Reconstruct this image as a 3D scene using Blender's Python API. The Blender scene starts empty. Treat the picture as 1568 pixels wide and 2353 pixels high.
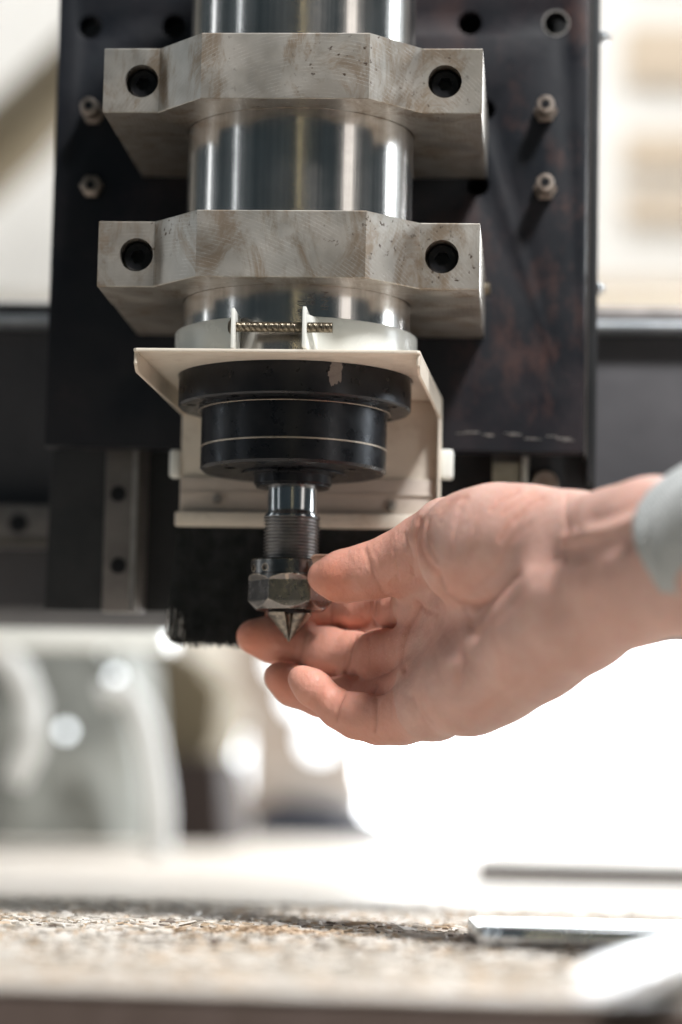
import bpy, bmesh, math, random
import numpy as np
from mathutils import Vector, Matrix
random.seed(4); rng = np.random.default_rng(4)
rad = math.radians
S = bpy.context.scene
C = S.collection
MM = 0.001

# ------------------------------------------------------------------ camera
F_PX, W_PX, H_PX = 6000.0, 1568.0, 2353.0
YAW, PITCH, ROLL = rad(4.2), rad(6.4), rad(1.25)
CAM = np.array([0.0835, -0.936, 0.043])
_f = np.array([-math.sin(YAW)*math.cos(PITCH), math.cos(YAW)*math.cos(PITCH), math.sin(PITCH)])
_r0 = np.array([math.cos(YAW), math.sin(YAW), 0.0]); _u0 = np.cross(_r0, _f)
_r = _r0*math.cos(ROLL)+_u0*math.sin(ROLL); _u = _u0*math.cos(ROLL)-_r0*math.sin(ROLL)
cd = bpy.data.cameras.new('camera'); cam = bpy.data.objects.new('camera', cd); C.objects.link(cam)
m4 = Matrix.Identity(4)
for i in range(3):
    m4[i][0] = _r[i]; m4[i][1] = _u[i]; m4[i][2] = -_f[i]; m4[i][3] = CAM[i]
cam.matrix_world = m4
cd.sensor_fit = 'VERTICAL'; cd.sensor_height = 36.0; cd.lens = F_PX/H_PX*36.0
cd.clip_start = 0.01; cd.clip_end = 60
cd.dof.use_dof = True; cd.dof.focus_distance = 0.905; cd.dof.aperture_fstop = 4.5
S.camera = cam
S.render.resolution_x, S.render.resolution_y = 682, 1024

def P(px, py, Y):
    d = _f + _r*(px-W_PX/2)/F_PX - _u*(py-H_PX/2)/F_PX
    return CAM + d*((Y-CAM[1])/d[1])
def PV(px, py, Y): return Vector(P(px, py, Y))
def proj(V):
    d = V-CAM; z = d@_f
    return W_PX/2+F_PX*(d@_r)/z, H_PX/2-F_PX*(d@_u)/z

# ------------------------------------------------------------------ light
w = bpy.data.worlds.new('World'); S.world = w; w.use_nodes = True
bg = w.node_tree.nodes['Background']; bg.inputs[0].default_value = (0.58, 0.80, 0.92, 1); bg.inputs[1].default_value = 0.07

def area(name, loc, target, sx, sy, energy, col):
    l = bpy.data.lights.new(name, 'AREA'); l.shape = 'RECTANGLE'; l.size = sx; l.size_y = sy
    l.energy = energy; l.color = col
    o = bpy.data.objects.new(name, l); C.objects.link(o); o.location = loc
    d = Vector(target)-Vector(loc)
    o.rotation_euler = d.to_track_quat('-Z', 'Y').to_euler()
    return o
area('window_light_front', (0.60, -0.72, 1.45), (0, 0, .2), 0.24, 0.24, 43.0, (1.0, .985, .975))
area('window_light_right', (1.15, 0.40, .30), (0, 0, .22), 0.24, 1.1, 9.0, (.88, .95, 1.0))
area('window_light_side', (0.85, -0.62, .25), (0, 0, .24), 0.20, 1.0, 1.1, (1.0, .95, .90))
area('tube_light_left', (-0.80, -0.44, .25), (0, 0, .25), 0.025, 1.4, .5, (.88, .95, 1.0))
area('tube_light_left_wide', (-0.98, 0.12, .25), (0, 0, .25), 0.07, 1.4, 1.0, (.9, .96, 1.0))
area('tube_light_warm', (0.13, -1.6, .35), (0, 0, .25), 0.016, 1.6, .35, (1.0, .82, .45))
area('workshop_skylight', (-.2, 2.2, 2.6), (-.2, 2.3, 0), 3.2, 1.2, 100.0, (.97, .985, 1.0))  # area light added overhead to brighten the back walls and far table
area('window_light_back', (1.2, 2.2, .50), (.1, -.1, .0), 1.2, .7, 80.0, (.92, .96, 1.0))

S.view_settings.view_transform = 'Standard'; S.view_settings.look = 'None'
S.view_settings.exposure = 0.0; S.view_settings.gamma = 1.0
S.render.engine = 'CYCLES'
S.cycles.use_denoising = True; S.cycles.use_adaptive_sampling = False
S.cycles.max_bounces = 8; S.cycles.caustics_reflective = False; S.cycles.caustics_refractive = False
S.cycles.sample_clamp_indirect = 4.0

# ------------------------------------------------------------------ materials
class NT:
    def __init__(s, name):
        s.m = bpy.data.materials.new(name); s.m.use_nodes = True
        s.t = s.m.node_tree; s.b = s.t.nodes['Principled BSDF']; s.co = s.t.nodes.new('ShaderNodeTexCoord')
    def n(s, typ, **kw):
        x = s.t.nodes.new(typ)
        for k, v in kw.items():
            if k in x.inputs: x.inputs[k].default_value = v
            else: setattr(x, k, v)
        return x
    def l(s, a, b): s.t.links.new(a, b)
    def mapping(s, scale=(1, 1, 1), rot=(0, 0, 0), loc=(0, 0, 0)):
        m = s.n('ShaderNodeMapping'); m.inputs['Scale'].default_value = scale
        m.inputs['Rotation'].default_value = rot; m.inputs['Location'].default_value = loc
        s.l(s.co.outputs['Object'], m.inputs[0]); return m.outputs[0]
    def noise(s, scale, detail=4, rough=.55, vec=None, dist=0.0):
        x = s.n('ShaderNodeTexNoise'); x.inputs['Scale'].default_value = scale
        x.inputs['Detail'].default_value = detail; x.inputs['Roughness'].default_value = rough
        x.inputs['Distortion'].default_value = dist
        s.l(vec if vec else s.co.outputs['Object'], x.inputs['Vector']); return x.outputs['Fac']
    def ramp(s, fac, *stops):
        r = s.n('ShaderNodeValToRGB'); e = r.color_ramp.elements
        while len(e) < len(stops): e.new(.5)
        for i, (p, c) in enumerate(stops):
            e[i].position = p; e[i].color = (c, c, c, 1) if isinstance(c, (int, float)) else (*c, 1)
        s.l(fac, r.inputs[0]); return r.outputs[0]
    def mix(s, fac, a, b, mode='MIX'):
        x = s.n('ShaderNodeMix'); x.data_type = 'RGBA'; x.blend_type = mode
        for sock, v in ((x.inputs[0], fac), (x.inputs[6], a), (x.inputs[7], b)):
            if isinstance(v, (int, float)): sock.default_value = v
            elif isinstance(v, tuple): sock.default_value = (*v, 1)
            else: s.l(v, sock)
        return x.outputs[2]
    def bump(s, h, strength, dist, prev=None):
        x = s.n('ShaderNodeBump'); x.inputs['Strength'].default_value = strength; x.inputs['Distance'].default_value = dist
        s.l(h, x.inputs['Height'])
        if prev: s.l(prev, x.inputs['Normal'])
        s.l(x.outputs[0], s.b.inputs['Normal']); return x.outputs[0]
    def set(s, col=None, rough=None, metal=None, **kw):
        for k, v in (('Base Color', col), ('Roughness', rough), ('Metallic', metal), *kw.items()):
            if v is None: continue
            i = s.b.inputs[k]
            if isinstance(v, (int, float)): i.default_value = v
            elif isinstance(v, tuple): i.default_value = (*v, 1) if len(v) == 3 and i.type == 'RGBA' else v
            else: s.l(v, i)
        return s.m

def simple(name, c1, c2, rough=.5, metal=0., scale=60., bump=.15, bdist=.0004, stretch=(1, 1, 1), lo=.35, hi=.65, r2=None, **kw):
    t = NT(name); v = t.mapping(stretch)
    f = t.noise(scale, 5, .6, v)
    col = t.ramp(f, (lo, c1), (hi, c2))
    r = t.ramp(t.noise(scale*2.3, 4, .6, v), (.3, rough), (.7, r2 if r2 is not None else min(1, rough*1.35)))
    t.set(col, r, metal, **kw)
    if bump: t.bump(t.noise(scale*7, 4, .6, v), bump, bdist)
    return t.m

def m_clamp(name, off):
    t = NT(name)
    v = t.mapping((1, 1, 1), loc=off)
    base = t.ramp(t.noise(35, 5, .6, v), (.3, (.42, .39, .35)), (.7, (.56, .535, .49)))
    st = t.ramp(t.noise(62, 7, .72, t.mapping((1, 1, .5), loc=off), .8), (.48, 0.), (.62, .72))
    base = t.mix(st, base, (.26, .18, .11))
    st2 = t.ramp(t.noise(16, 5, .6, v, .4), (.45, 0.), (.7, .45)); base = t.mix(st2, base, (.33, .27, .22))
    sp = t.ramp(t.noise(420, 3, .6, v), (.62, 0.), (.70, 1.))
    sp2 = t.ramp(t.noise(30, 2, .5, v), (.5, 0.), (.62, 1.))
    spm = t.mix(1.0, sp, sp2, 'MULTIPLY')
    base = t.mix(spm, base, (.09, .06, .045))
    # faint arcs left by the face mill
    wv = t.n('ShaderNodeTexWave'); wv.wave_type = 'RINGS'; wv.rings_direction = 'Y'; wv.wave_profile = 'SAW'
    wv.inputs['Scale'].default_value = 240; wv.inputs['Distortion'].default_value = 2.5; wv.inputs['Detail'].default_value = 4
    wv.inputs['Detail Scale'].default_value = 6; wv.inputs['Detail Roughness'].default_value = .7
    t.l(t.mapping((1, 1, 1), loc=(off[0]*.3-.01, 0, off[2]*.16+.046)), wv.inputs['Vector'])
    msk = t.ramp(t.noise(22, 2, .5, v), (.35, .15), (.6, .6))
    wl = t.mix(1.0, t.ramp(wv.outputs['Fac'], (.80, 0.), (.98, 1.)), t.ramp(t.noise(160, 3, .6, v), (.45, 0.), (.6, 1.)), 'MULTIPLY')
    base = t.mix(t.mix(1.0, wl, msk, 'MULTIPLY'), base, (.74, .72, .68))
    t.set(base, t.ramp(t.noise(60, 4, .6, v), (.3, .30), (.7, .48)), .80)
    b = t.bump(wv.outputs['Fac'], .05, .0001)
    t.bump(t.noise(900, 3, .6, v), .25, .0001, b)
    return t.m

def m_spindle():
    t = NT('turned_aluminium')
    v = t.mapping((1, 1, .03)); f = t.noise(420, 4, .6, v)
    g = t.noise(120, 5, .7, t.mapping((1, 1, 1.6)))
    col = t.ramp(t.noise(45, 5, .6), (.35, (.60, .57, .54)), (.7, (.75, .715, .68)))
    band = t.ramp(t.noise(150, 5, .75, t.mapping((1, 1, .004))), (.35, .74), (.65, 1.))
    col = t.mix(1.0, col, band, 'MULTIPLY')
    spots = t.ramp(t.noise(95, 8, .75, t.mapping((1, 1, 1.5))), (.67, 0.), (.74, .6))
    col = t.mix(spots, col, (.22, .18, .14))
    t.set(col, t.mix(.5, t.ramp(g, (.3, .15), (.7, .20)), t.ramp(t.noise(90, 4, .7, t.mapping((1, 1, .004), loc=(.1, 0, 0))), (.35, .12), (.65, .34))), 1.0)
    t.bump(f, .10, .0002)
    return t.m

def m_black():
    t = NT('blackened_steel')
    f = t.noise(70, 7, .65)
    col = t.ramp(f, (.3, (.012, .014, .018)), (.75, (.035, .036, .04)))
    wear = t.ramp(t.noise(260, 6, .7, t.mapping((1, 1, .8))), (.66, 0.), (.72, .5))
    area_m = t.ramp(t.noise(38, 2, .5), (.5, 0.), (.62, 1.))
    col = t.mix(t.mix(1.0, wear, area_m, 'MULTIPLY'), col, (.30, .24, .19))
    t.set(col, t.ramp(t.noise(150, 5, .6), (.3, .22), (.7, .42)), .55)
    t.bump(t.noise(700, 4, .6), .2, .00015)
    return t.m

def m_plate():
    t = NT('rusty_dark_plate')
    f = t.noise(14, 7, .7, None, 0.)
    col = t.ramp(f, (.32, (.003, .006, .010)), (.52, (.008, .009, .013)), (.75, (.034, .026, .030)))
    ru = t.ramp(t.noise(42, 7, .7, t.mapping((1, 1, .6), loc=(.3, 0, .1)), .1), (.53, 0.), (.68, .6))
    side = t.n('ShaderNodeSeparateXYZ'); t.l(t.co.outputs['Object'], side.inputs[0])
    mk = t.ramp(side.outputs['X'], (.02, .03), (.09, 1.))
    col = t.mix(t.mix(1.0, ru, mk, 'MULTIPLY'), col, (.085, .042, .034))
    t.set(col, t.ramp(t.noise(60, 5, .6), (.3, .38), (.7, .65)), .0)
    t.b.inputs['Specular IOR Level'].default_value = .3
    t.bump(t.noise(300, 5, .65), .3, .0003)
    return t.m

def m_skin():
    t = NT('skin')
    a = t.n('ShaderNodeAttribute'); a.attribute_name = 'tint'
    sp = t.n('ShaderNodeSeparateColor'); t.l(a.outputs['Color'], sp.inputs[0])
    base = t.ramp(t.noise(55, 5, .6), (.3, (.62, .385, .325)), (.7, (.73, .485, .415)))
    col = t.mix(sp.outputs[0], base, (.68, .225, .13))
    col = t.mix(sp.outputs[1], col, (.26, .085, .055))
    mott = t.ramp(t.noise(240, 4, .6), (.35, 0.), (.7, .22))
    col = t.mix(mott, col, (.60, .28, .20))
    dust = t.ramp(t.noise(1400, 2, .5), (.70, 0.), (.74, 1.))
    dm = t.mix(1.0, dust, sp.outputs[2], 'MULTIPLY')
    col = t.mix(dm, col, (.85, .74, .58))
    t.set(col, t.ramp(t.noise(350, 3, .6), (.3, .42), (.7, .58)), 0.)
    b = t.b
    b.inputs['Subsurface Weight'].default_value = .30
    b.inputs['Subsurface Radius'].default_value = (1.0, .32, .16)
    b.inputs['Subsurface Scale'].default_value = .0020
    b.inputs['Specular IOR Level'].default_value = .35
    # skin lines: stretched cells plus fine pores
    vo = t.n('ShaderNodeTexVoronoi'); vo.inputs['Scale'].default_value = 850
    t.l(t.mapping((1, .6, .45), rot=(.2, 0, .3)), vo.inputs['Vector'])
    n1 = t.bump(vo.outputs['Distance'], .35, .0003)
    n2 = t.bump(t.noise(300, 5, .7, t.mapping((1, 1, .5))), .35, .0004, n1)
    t.bump(t.noise(110, 6, .7), .45, .0013, n2)
    return t.m

M = {}
M['clamp_up'] = m_clamp('milled_aluminium_stained', (.0, .0, .0))
M['clamp_lo'] = m_clamp('milled_aluminium', (.21, .13, .37))
M['spindle'] = m_spindle(); M['black'] = m_black(); M['plate'] = m_plate(); M['skin'] = m_skin()
M['bolt'] = simple('black_oxide_bolt', (.008, .009, .011), (.02, .02, .024), .35, .5, 300)
M['shaft'] = simple('ground_steel', (.42, .42, .42), (.58, .57, .56), .14, 1., 200, .05, .0001, (1, 1, .1))
M['thread'] = simple('threaded_steel', (.38, .37, .37), (.50, .48, .47), .28, 1., 200, .1, .0001)
def m_nut():
    t = NT('worn_nut_steel')
    col = t.ramp(t.noise(160, 6, .7), (.35, (.17, .165, .16)), (.7, (.30, .28, .265)))
    ge = t.n('ShaderNodeNewGeometry'); ed = t.ramp(ge.outputs['Pointiness'], (.515, 0.), (.56, .8))
    col = t.mix(ed, col, (.55, .47, .40))
    t.set(col, t.ramp(t.noise(200, 5, .6), (.3, .20), (.7, .32)), 1.)
    t.bump(t.noise(1500, 3, .7), .25, .0001)
    return t.m
M['nut'] = m_nut()
M['edge_wear'] = simple('bare_edge_steel', (.50, .42, .34), (.62, .54, .45), .35, .9, 500)
M['carbide'] = simple('carbide', (.13, .12, .11), (.34, .30, .25), .28, 1., 500, .3, .0002)
M['white'] = simple('white_plastic', (.72, .74, .70), (.78, .79, .75), .22, 0., 40, .08, .0003)
M['cream'] = simple('cream_painted_sheet', (.69, .62, .52), (.75, .68, .58), .38, 0., 30, .2, .0003)
def m_cream():
    t = NT('scuffed_cream_paint')
    col = t.ramp(t.noise(30, 5, .6), (.3, (.69, .625, .53)), (.7, (.75, .69, .595)))
    gr = t.ramp(t.noise(70, 7, .75), (.55, 0.), (.72, .55)); col = t.mix(gr, col, (.42, .34, .26))
    ch = t.ramp(t.noise(330, 4, .65), (.69, 0.), (.72, .85)); ar = t.ramp(t.noise(26, 2, .5), (.5, 0.), (.6, 1.))
    col = t.mix(t.mix(1.0, ch, ar, 'MULTIPLY'), col, (.20, .15, .12))
    t.set(col, t.ramp(t.noise(80, 4), (.3, .32), (.7, .55)), 0.); t.bump(t.noise(200, 4, .6), .25, .0004); return t.m
M['cream'] = m_cream()
M['cream_dirty'] = simple('cream_strip', (.50, .44, .38), (.58, .51, .45), .55, 0., 30, .2, .0003)
M['brass'] = simple('brass_screw', (.15, .13, .10), (.27, .235, .18), .28, 1., 400, .2, .0001)
M['steel'] = simple('dull_steel', (.30, .29, .28), (.45, .43, .41), .35, .9, 90)
M['rail'] = simple('dusty_rail_steel', (.15, .14, .135), (.22, .205, .195), .45, .6, 60)
M['rail_block'] = simple('pale_rail_block', (.26, .26, .20), (.36, .35, .28), .5, .2, 90)
M['brightrail'] = simple('bright_rail_edge', (.55, .55, .50), (.7, .7, .64), .3, .6, 60)
M['bronze'] = simple('standoff_steel', (.26, .21, .18), (.45, .39, .34), .35, .8, 200)
M['dark'] = simple('black_carriage', (.004, .006, .008), (.010, .011, .013), .55, 0., 40)
M['beam'] = simple('grey_gantry_steel', (.050, .050, .056), (.066, .064, .070), .6, .1, 25)
M['beamrail'] = simple('pale_gantry_rail', (.30, .33, .36), (.42, .45, .48), .4, .5, 60)
M['bristle'] = simple('black_bristle', (.010, .013, .015), (.045, .047, .05), .35, 0., 200, 0)
M['clear_bristle'] = simple('clear_bristle', (.7, .7, .68), (.9, .9, .88), .2, 0., 200, 0)
M['sleeve'] = None
def m_fabric():
    t = NT('grey_blue_knit')
    col = t.ramp(t.noise(60, 4, .6), (.3, (.44, .462, .458)), (.7, (.52, .54, .532)))
    wv = t.n('ShaderNodeTexWave'); wv.inputs['Scale'].default_value = 260; wv.inputs['Distortion'].default_value = 2.
    t.l(t.mapping((1, 1, 1), rot=(.3, .5, .2)), wv.inputs['Vector'])
    t.set(col, .9, 0.); t.b.inputs['Sheen Weight'].default_value = .3
    b = t.bump(wv.outputs['Fac'], .3, .0008); t.bump(t.noise(600, 3, .6), .5, .0006, b); return t.m
M['sleeve'] = m_fabric()
def m_board():
    t = NT('chipboard')
    v = t.mapping((1, 3.0, 1))
    col = t.ramp(t.noise(70, 7, .7, v), (.30, (.44, .35, .26)), (.48, (.62, .56, .49)), (.7, (.70, .67, .63)))
    big = t.ramp(t.noise(9, 4, .6), (.42, 0.), (.6, .55))
    col = t.mix(big, col, (.70, .61, .52))
    t.set(col, t.ramp(t.noise(60, 3), (.3, .32), (.7, .5)), 0.)
    t.bump(t.noise(260, 6, .7, v), .6, .0012)
    return t.m
M['board'] = m_board()
M['board_edge'] = simple('brown_board_edge', (.175, .125, .10), (.22, .16, .135), .8, 0., 120, .5, .001)
M['flake_pale'] = simple('pale_wood_flake', (.67, .62, .55), (.75, .72, .67), .6, 0., 90)
M['flake_tan'] = simple('tan_wood_flake', (.54, .41, .28), (.66, .53, .40), .7, 0., 90)
M['flake_dark'] = simple('dark_wood_flake', (.10, .08, .07), (.24, .19, .15), .8, 0., 90)
M['wall_cream'] = simple('cream_wall_paint', (.66, .61, .53), (.70, .65, .57), .8, 0., 3, 0)
M['wall_white'] = simple('white_wall_paint', (.74, .72, .68), (.78, .76, .72), .8, 0., 3, 0)
M['tan'] = simple('tan_panel', (.50, .41, .31), (.55, .46, .36), .8, 0., 4, 0)
M['olive'] = simple('olive_paint', (.10, .078, .045), (.135, .108, .066), .7, 0., 4, 0)
M['brown'] = simple('brown_cardboard', (.016, .010, .008), (.026, .017, .014), .8, 0., 5, 0)
M['navy'] = simple('dark_blue_metal', (.025, .03, .045), (.035, .04, .06), .5, .2, 5, 0)
M['greybag'] = simple('grey_cloth', (.10, .105, .095), (.26, .265, .24), .7, 0., 9, 0)
M['paleduct'] = simple('pale_duct', (.50, .50, .48), (.62, .62, .60), .45, 0., 6, 0)
M['concrete'] = simple('concrete_floor', (.22, .21, .20), (.30, .29, .27), .8, 0., 2, .2, .003)
M['polished'] = simple('polished_aluminium', (.70, .73, .76), (.82, .85, .88), .22, 1., 40, .1, .0003)
M['mirror'] = simple('mirror_steel', (.70, .71, .72), (.80, .81, .82), .22, 1., 40, 0)
M['white_lever'] = simple('white_enamel', (.86, .87, .86), (.90, .90, .89), .35, 0., 40, .1, .0003)
M['peach'] = simple('peach_wood_panel', (.40, .31, .24), (.48, .39, .32), .7, 0., 3, 0)
M['ink'] = simple('faded_print', (.13, .12, .11), (.2, .19, .18), .6, 0., 900, 0)
def emis(name, col, s):
    t = NT(name); t.set(col, .5, 0.)
    t.b.inputs['Emission Color'].default_value = (*col, 1); t.b.inputs['Emission Strength'].default_value = s; return t.m
M['daylight'] = emis('window_daylight', (.93, .97, 1.0), 11.0)
M['lamp'] = emis('lamp_glow', (.90, .96, 1.0), 3.2)  # glow for the added background highlights, not for real fixtures
M['lamp_dim'] = emis('dim_lamp_glow', (.85, .92, .92), .55)  # weaker glow for the fainter added highlights

# ------------------------------------------------------------------ mesh helpers
def tag(o, label, cat=None, group=None, kind=None):
    if label: o['label'] = label
    if cat: o['category'] = cat
    if group: o['group'] = group
    if kind: o['kind'] = kind
    return o
def thing(name, loc, label, cat, group=None):
    o = bpy.data.objects.new(name, None); C.objects.link(o); o.location = loc; o.empty_display_size = .02
    return tag(o, label, cat, group)
def wloc(o):
    v = Vector(o.location)
    return v+wloc(o.parent) if o.parent else v
def link(name, me, mat, parent=None, origin=None, smooth=True, angle=32):
    """me holds world coordinates; the object gets its own origin at the base"""
    me.name = name
    n = len(me.vertices); co = np.empty(n*3, np.float32); me.vertices.foreach_get('co', co); co = co.reshape(-1, 3)
    if origin is None:
        lo, hi = co.min(0), co.max(0); origin = Vector(((lo[0]+hi[0])/2, (lo[1]+hi[1])/2, lo[2]))
    co = co-np.array(origin, np.float32); me.vertices.foreach_set('co', co.ravel()); me.update()
    if not me.materials: me.materials.append(M[mat] if isinstance(mat, str) else mat)
    if smooth:
        me.shade_smooth(); me.set_sharp_from_angle(angle=rad(angle))
    o = bpy.data.objects.new(name, me); C.objects.link(o)
    if parent: o.parent = parent; o.location = Vector(origin)-wloc(parent)
    else: o.location = origin
    return o
def from_bm(bm):
    bmesh.ops.recalc_face_normals(bm, faces=bm.faces)
    me = bpy.data.meshes.new('m'); bm.to_mesh(me); bm.free(); return me
def box(lo, hi, bev=0., seg=2, mat4=None):
    bm = bmesh.new(); bmesh.ops.create_cube(bm, size=1)
    lo, hi = Vector(lo), Vector(hi)
    for v in bm.verts: v.co = Vector([(lo[i]+hi[i])/2+v.co[i]*(hi[i]-lo[i]) for i in range(3)])
    if bev: bmesh.ops.bevel(bm, geom=bm.edges[:], offset=bev, segments=seg, affect='EDGES', profile=.5)
    if mat4: bmesh.ops.transform(bm, matrix=mat4, verts=bm.verts)
    return from_bm(bm)
def join(*mes):
    bm = bmesh.new()
    for m in mes: bm.from_mesh(m)
    me = bpy.data.meshes.new('m'); bm.to_mesh(me); bm.free(); return me
def polar(fn, zs, nth, cx, cy, caps=True):
    """surface r = fn(theta, z) about a vertical axis"""
    th = np.linspace(0, 2*np.pi, nth, endpoint=False); zs = np.asarray(zs, float)
    T, Z = np.meshgrid(th, zs); R_ = fn(T, Z)
    V = np.stack([cx+R_*np.cos(T), cy+R_*np.sin(T), Z], -1).reshape(-1, 3)
    nz = len(zs); f = []
    for i in range(nz-1):
        for j in range(nth):
            a, b = i*nth+j, i*nth+(j+1) % nth; f.append((a, b, b+nth, a+nth))
    if caps: f.append(tuple(range(nth))[::-1]); f.append(tuple(range((nz-1)*nth, nz*nth)))
    me = bpy.data.meshes.new('m'); me.from_pydata(V.tolist(), [], f); me.update(); return me
def lathe(prof, nth, cx, cy):
    """prof: [(r, z)...] revolve about a vertical axis at cx, cy"""
    V = []; f = []
    for r_, z in prof:
        for j in range(nth):
            a = 2*math.pi*j/nth; V.append((cx+r_*math.cos(a), cy+r_*math.sin(a), z))
    for i in range(len(prof)-1):
        for j in range(nth):
            a, b = i*nth+j, i*nth+(j+1) % nth; f.append((a, b, b+nth, a+nth))
    me = bpy.data.meshes.new('m'); me.from_pydata(V, [], f)
    bm = bmesh.new(); bm.from_mesh(me); bmesh.ops.remove_doubles(bm, verts=bm.verts, dist=1e-7); return from_bm(bm)
def cyl(a, b, r, n=24, r2=None, bev=0.):
    a, b = Vector(a), Vector(b); d = b-a; L = d.length
    prof = [(0, 0), (r-bev, 0), (r, bev), ((r2 or r), L-bev), ((r2 or r)-bev, L), (0, L)]
    if not bev: prof = [(0, 0), (r, 0), (r2 or r, L), (0, L)]
    me = lathe(prof, n, 0, 0); me.transform(Matrix.Translation(a) @ d.to_track_quat('Z', 'Y').to_matrix().to_4x4()); return me
def tube(pts, r, n=12, closed=False):
    bm = bmesh.new(); pts = [Vector(p) for p in pts]; rings = []
    rs = r if hasattr(r, '__len__') else [r]*len(pts)
    up = Vector((.13, .31, .94)).normalized()
    for i, p in enumerate(pts):
        d = (pts[min(i+1, len(pts)-1)]-pts[max(i-1, 0)]).normalized()
        x = d.cross(up).normalized(); y = d.cross(x)
        rings.append([bm.verts.new(p+(x*math.cos(t)+y*math.sin(t))*rs[i]) for t in [2*math.pi*k/n for k in range(n)]])
    for a, b in zip(rings, rings[1:]):
        for k in range(n): bm.faces.new((a[k], a[(k+1) % n], b[(k+1) % n], b[k]))
    bm.faces.new(rings[0][::-1]); bm.faces.new(rings[-1]); return from_bm(bm)
def extrude_poly(outer, holes, z0, z1, bev=0.):
    """outline (x, y) with holes, extruded from z0 to z1"""
    cu = bpy.data.curves.new('c', 'CURVE'); cu.dimensions = '2D'; cu.fill_mode = 'BOTH'
    cu.extrude = (z1-z0)/2-bev; cu.bevel_depth = bev; cu.bevel_resolution = 1; cu.offset = -bev
    for ring in [outer]+list(holes):
        sp = cu.splines.new('POLY'); sp.points.add(len(ring)-1); sp.use_cyclic_u = True
        for i, (x, y) in enumerate(ring): sp.points[i].co = (x, y, 0, 1)
    o = bpy.data.objects.new('c', cu); C.objects.link(o)
    dg = bpy.context.evaluated_depsgraph_get(); me = bpy.data.meshes.new_from_object(o.evaluated_get(dg))
    bpy.data.objects.remove(o); bpy.data.curves.remove(cu)
    me.materials.clear(); me.transform(Matrix.Translation((0, 0, (z0+z1)/2)))
    bm = bmesh.new(); bm.from_mesh(me); bmesh.ops.remove_doubles(bm, verts=bm.verts, dist=1e-6); return from_bm(bm)
def circ(cx, cy, r, n=32, a0=0, a1=2*math.pi):
    full = abs(a1-a0-2*math.pi) < 1e-6
    return [(cx+r*math.cos(a0+(a1-a0)*k/(n if full else n-1)), cy+r*math.sin(a0+(a1-a0)*k/(n if full else n-1))) for k in range(n)]
def upright(me, y0):
    """turn a mesh drawn in x, y (thickness z) so that it stands: x, z with its thickness along y from y0"""
    for v in me.vertices: v.co = Vector((v.co.x, y0+v.co.z, v.co.y))
    me.flip_normals(); me.update(); return me
def boolean(me, cutters):
    a = bpy.data.objects.new('a', me); C.objects.link(a); tmp = [a]
    for c in cutters:
        b = bpy.data.objects.new('b', c); C.objects.link(b); tmp.append(b)
        md = a.modifiers.new('x', 'BOOLEAN'); md.operation = 'DIFFERENCE'; md.object = b; md.solver = 'EXACT'
    dg = bpy.context.evaluated_depsgraph_get(); out = bpy.data.meshes.new_from_object(a.evaluated_get(dg))
    for o in tmp: bpy.data.objects.remove(o)
    out.materials.clear(); return out

AX, AY = -.0030, 0.0      # spindle axis

# ================================================================== THE MACHINE
# ---------------- main mounting plate
PY = .064
holes = []
def ph(px, py, r): p = P(px, py, PY); holes.append((p[0], p[2], r))
for q in ((207, 62, .0046), (400, 60, .0047), (1080, 53, .0047), (1278, 53, .0050), (1098, 425, .0044), (1112, 252, .0044)): ph(*q)
so = [P(216, 262, PY), P(212, 430, PY), P(1254, 258, PY), P(1253, 436, PY)]
plate_root = thing('mounting_plate', (-.002, PY+.006, .180), 'dark rusty steel mounting plate behind the spindle and its clamps', 'steel plate')
zb = .1800
me = extrude_poly([(-.1068, zb), (.1032, zb), (.1032, .40), (-.1068, .40)], [circ(x, z, r) for x, z, r in holes], 0, .012, .0006)
link('plate', upright(me, PY), 'plate', plate_root)
for x, z, r in holes[3:4]:
    link('hole_rim', upright(extrude_poly(circ(x, z, r+.0003), [circ(x, z, r-.0002)], 0, .002), PY-.0002), 'steel', plate_root)
for k, p in enumerate(so):
    x, z = p[0], p[2]; L = .004 if k == 1 else .013
    o = link('standoff', join(cyl((x, PY-.001, z), (x, PY-L, z), .0034, 24, bev=.0005), cyl((x, PY, z), (x, PY-.003, z), .0046, 6, bev=.0004)), 'bronze', plate_root)
    link('threaded_hole', cyl((x, PY-L-.0003, z), (x, PY-L+.001, z), .0018, 16), 'bolt', o)
link('edge_scratch', join(*[box((x, PY-.0002, z), (x+l, PY+.0005, z+h), 0) for x, z, l, h in [(.053+.004*k+random.random()*.004, .1875+random.uniform(-.0012, .001)-.0003*k, random.uniform(.002, .006), random.uniform(.0002, .0006)) for k in range(11)]]), 'steel', plate_root)

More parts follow.
